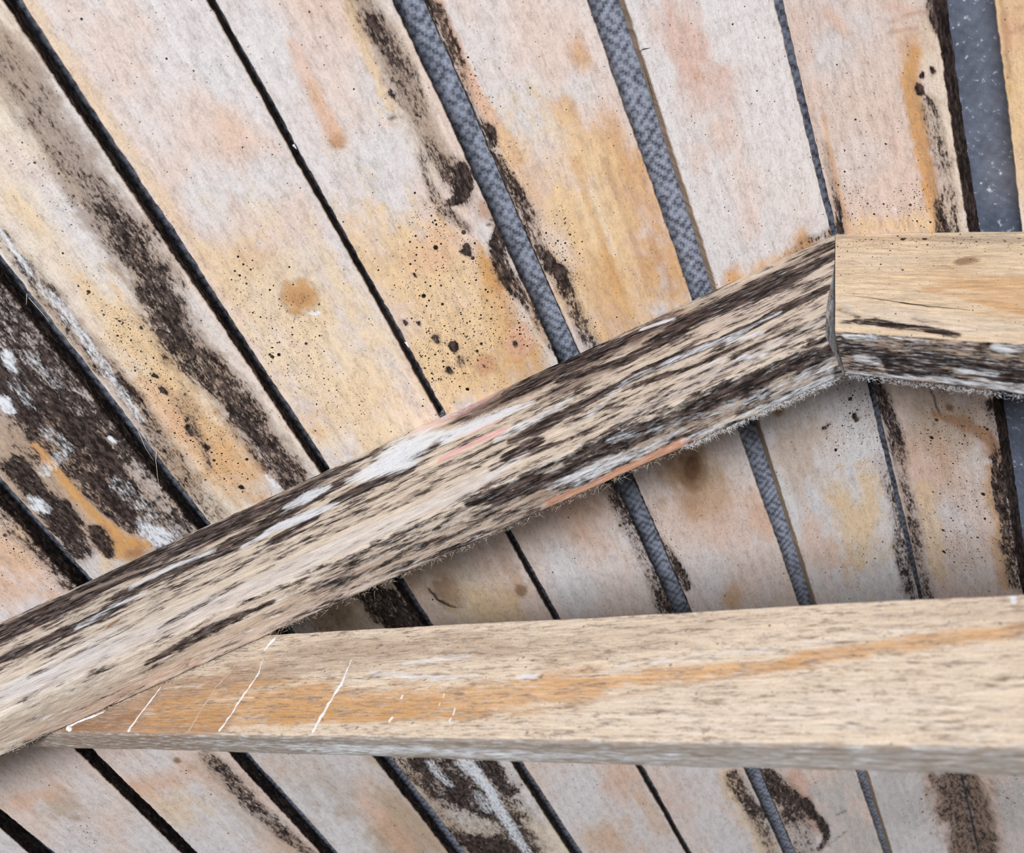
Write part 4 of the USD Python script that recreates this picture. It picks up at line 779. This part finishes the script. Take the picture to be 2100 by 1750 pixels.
def col_place(u, a, b):
    zz = COL_Z1 + b
    reach = (RIDGE[2] - zz) / math.tan(PITCH)            # where the slope is at this height
    uu = u * (reach - 0.03 - 0.0) / (0.98)
    return np.stack([RIDGE[0] + uu, COL_Y + a, zz], 1)


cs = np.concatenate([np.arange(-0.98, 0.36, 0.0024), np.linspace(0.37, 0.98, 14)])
beam(cs, rounded(COL_T, H, 0.0035, 14, 56), col_place, {0: (F_COL, COL_SIDE, 0.46, 0.06, 0.16, "E"), 1: (F_COLB, COL_BOT, 0.55, 0.05, 0.30, "V"), 2: (F_COL, [], 0.2, 0, 0, "T")},  # underside V: grey weathering, with its shade also put into the darker tint
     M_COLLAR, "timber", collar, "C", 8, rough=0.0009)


# white paint runs on the collar beam
def drip(pts, radii, material, nm="paint_drip", label=None, seed=0):
    rng = np.random.default_rng(seed)
    P = np.array([F_COL.p3(x, y) for x, y in pts])
    seg = np.concatenate([[0], np.cumsum(np.linalg.norm(np.diff(P, axis=0), axis=1))])
    m = max(8, int(seg[-1] / 0.0012))
    s = np.linspace(0, seg[-1], m)
    C = np.stack([np.interp(s, seg, P[:, k]) for k in range(3)], 1)
    r = np.interp(s, seg, radii) * (0.55 + 0.9 * meshkit.noise(np.stack([s * 260, s * 0 + seed, s * 0], 1), seed))
    r[0] = r[-1] = 0.0002
    C[:, 0] += (meshkit.noise(np.stack([s * 300, s * 0 + seed, s * 0 + 3], 1), seed + 5) - 0.5) * 0.0012
    th = np.linspace(0, 2 * math.pi, 9)[:-1]
    tx = np.gradient(C, axis=0)
    tx /= np.linalg.norm(tx, axis=1, keepdims=True) + 1e-9
    side = np.cross(tx, ALONG)
    V = (C[:, None, :] + r[:, None, None] * (np.cos(th)[None, :, None] * side[:, None, :] + 0.55 * np.sin(th)[None, :, None] * ALONG)).reshape(-1, 3)
    i = (np.arange(m - 1)[:, None] * 8 + np.arange(8)[None, :])
    j = (np.arange(m - 1)[:, None] * 8 + (np.arange(8) + 1)[None, :] % 8)
    F = np.stack([i, j, j + 8, i + 8], -1).reshape(-1, 4)
    put(nm, V, F, material, collar, origin=col_loc, label=label)


for k, (pts, radii, paintm) in enumerate(DRIPS):
    drip(pts, radii, M_PAINT if paintm else M_GUM, label=None if paintm else "dull brownish dried run", seed=70 + k)


# ---------------------------------------------------------------- loose fibres and woolly mould
def fringe(parent, loc, face, line, n, lens, width, material, name, seed, along, drop, label=None, away=0.0, jit=0.002):
    rng = np.random.default_rng(seed)
    L = np.array([face.p3(x, y) for x, y in line])
    out = []
    for _ in range(n):
        f = rng.random() * (len(L) - 1)
        k = int(f)
        p = L[k] + (L[k + 1] - L[k]) * (f - k) + rng.normal(0, jit, 3) * np.array([1, 0.6, 1])
        d = along * rng.choice([-1, 1]) * rng.uniform(0.3, 1.0) + drop * rng.uniform(0.1, 0.8) + rng.normal(0, 0.35, 3)
        d /= np.linalg.norm(d)
        l = rng.uniform(*lens)
        bend = rng.normal(0, 0.35, 3)
        out.append(np.array([p + d * l * s + bend * l * s * s for s in np.linspace(0, 1, 5)]) - loc)
    curves(name, out, width, material, parent, kind="stuff", label=label)


far_l = Face(RIDGE - OUT_L * DEEP, DOWN_L, ALONG)
fringe(raf_l, loc_l, far_l, [(20, 1541), (400, 1371), (782, 1198), (1100, 1055), (1400, 920), (1700, 786)], 900, (0.001, 0.0055), 0.00026, M_FIBRE, "wood_fibre", 1, DOWN_L, -OUT_L * 0.6 + ALONG * 0.5, label="pale torn fibres along the lower edge")
fringe(raf_l, loc_l, far_l, [(1400, 918), (1560, 846), (1722, 775)], 900, (0.001, 0.005), 0.00024, M_MOULDWHITE, "white_mould", 2, DOWN_L, -OUT_L * 0.5 + ALONG * 0.6, label="white frosty mould along the lower edge near the joint")
fringe(raf_r, loc_r, Face(RIDGE - OUT_R * DEEP, DOWN_R, ALONG), [(1736, 768), (1830, 781), (1960, 797), (2100, 815)], 700, (0.0007, 0.0025), 0.00024, M_MOULDWHITE, "white_mould", 3, DOWN_R, -OUT_R * 0.5 + ALONG * 0.6, label="white frosty mould along the lower edge")


def tuft(parent, loc, face, x, y, rx, ry, ang, n, lens, width, material, seed, along, off, name="mould_tuft", label=None):
    rng = np.random.default_rng(seed)
    c, s = math.cos(math.radians(ang)), math.sin(math.radians(ang))
    out = []
    nn = off
    for _ in range(n):
        r, th = math.sqrt(rng.random()) , rng.random() * 2 * math.pi
        a, b = r * math.cos(th) * rx, r * math.sin(th) * ry
        p = face.p3(x + a * c - b * s, y + a * s + b * c) + nn * 0.0003
        d = along * rng.choice([-1, 1]) * rng.uniform(0.5, 1) + nn * rng.uniform(0.05, 0.45) + rng.normal(0, 0.18, 3)
        d /= np.linalg.norm(d)
        l = rng.uniform(*lens) * (1.15 - 0.6 * r)
        bend = nn * rng.uniform(-0.35, 0.05)
        out.append(np.array([p + d * l * q + bend * l * q * q for q in np.linspace(0, 1, 4)]) - loc)
    curves(name, out, width, material, parent, kind="stuff", label=label)


for k, (x, y, rx, ry, ang, n, mt) in enumerate(TUFTS):
    tuft(raf_l, loc_l, F_SIDE_L, x, y, rx, ry, ang, n, (0.003, 0.009), 0.00028, M_MOULDWHITE, 20 + k, DOWN_L, -ALONG, label="woolly white mould patch")

bp = stage.GetPrimAtPath("/World/ceiling/board_004")
bk = stage.GetPrimAtPath("/World/ceiling/board")
for x0, y0, x1, y1, w in ((602, 296, 608, 305, .0030), (833, 700, 838, 712, .0042)):
    curves("white_fleck", [[F_LEFT.p3(x0 + (x1 - x0) * q, y0 + (y1 - y0) * q) - OUT_L * 0.0008 for q in (0, .3, .6, 1)]], w, M_MOULDWHITE, stage.GetPrimAtPath("/World/ceiling/board_002"), label="small white fleck on the board's edge")
CRACK = plain("crack_shadow", (0.018, 0.010, 0.007), 0.9)
for par, loc_, face, wd, pts in CRACKS:
    par = {"r": raf_r, "b": bk}.get(par) or stage.GetPrimAtPath("/World/ceiling/" + par)
    P = [face.p3(x, y) for x, y in pts]
    P = np.array([P[0] + (P[-1] - P[0]) * 0] + P)[1:]
    seg = np.concatenate([[0], np.cumsum(np.linalg.norm(np.diff(P, axis=0), axis=1))])
    m = max(6, int(seg[-1] / 0.003))
    q = np.linspace(0, seg[-1], m)
    C = np.stack([np.interp(q, seg, P[:, i]) for i in range(3)], 1)
    C += (meshkit.noise(np.stack([q * 220, q * 0, q * 0], 1), 5) - 0.5)[:, None] * 0.0009 * np.array([0.3, 0.0, 1.0])
    curves("crack", [C[: m // 2 + 1][::-1] , C[m // 2:]], wd, CRACK, par, origin=loc_, label="dark split in the wood")

# splinters hanging from the boards' torn edges
for k, pts in enumerate(SPLINTERS):
    P = [F_LEFT.p3(x, y) - OUT_L * h for x, y, h in pts]
    curves("splinter", [np.array(P)], 0.0007, M_FIBRE, bp, label="straw coloured splinter")

# ---------------------------------------------------------------- the rest of the attic, outside the frame
V, F = box((-2.6, -3.9, -0.06), (2.4, 3.6, 0.0))
put("floor", V, F, M_FLOOR, kind="structure", label="pale concrete floor of the shed below the roof")
V, F = box((-2.3, 3.45, 0.0), (2.1, 3.55, 3.4))  # unseen wall, added to keep light out from the far end
put("added_wall_back", V, F, M_WALL, kind="structure", label="dull brown end wall, unseen, added to block light from the far end")
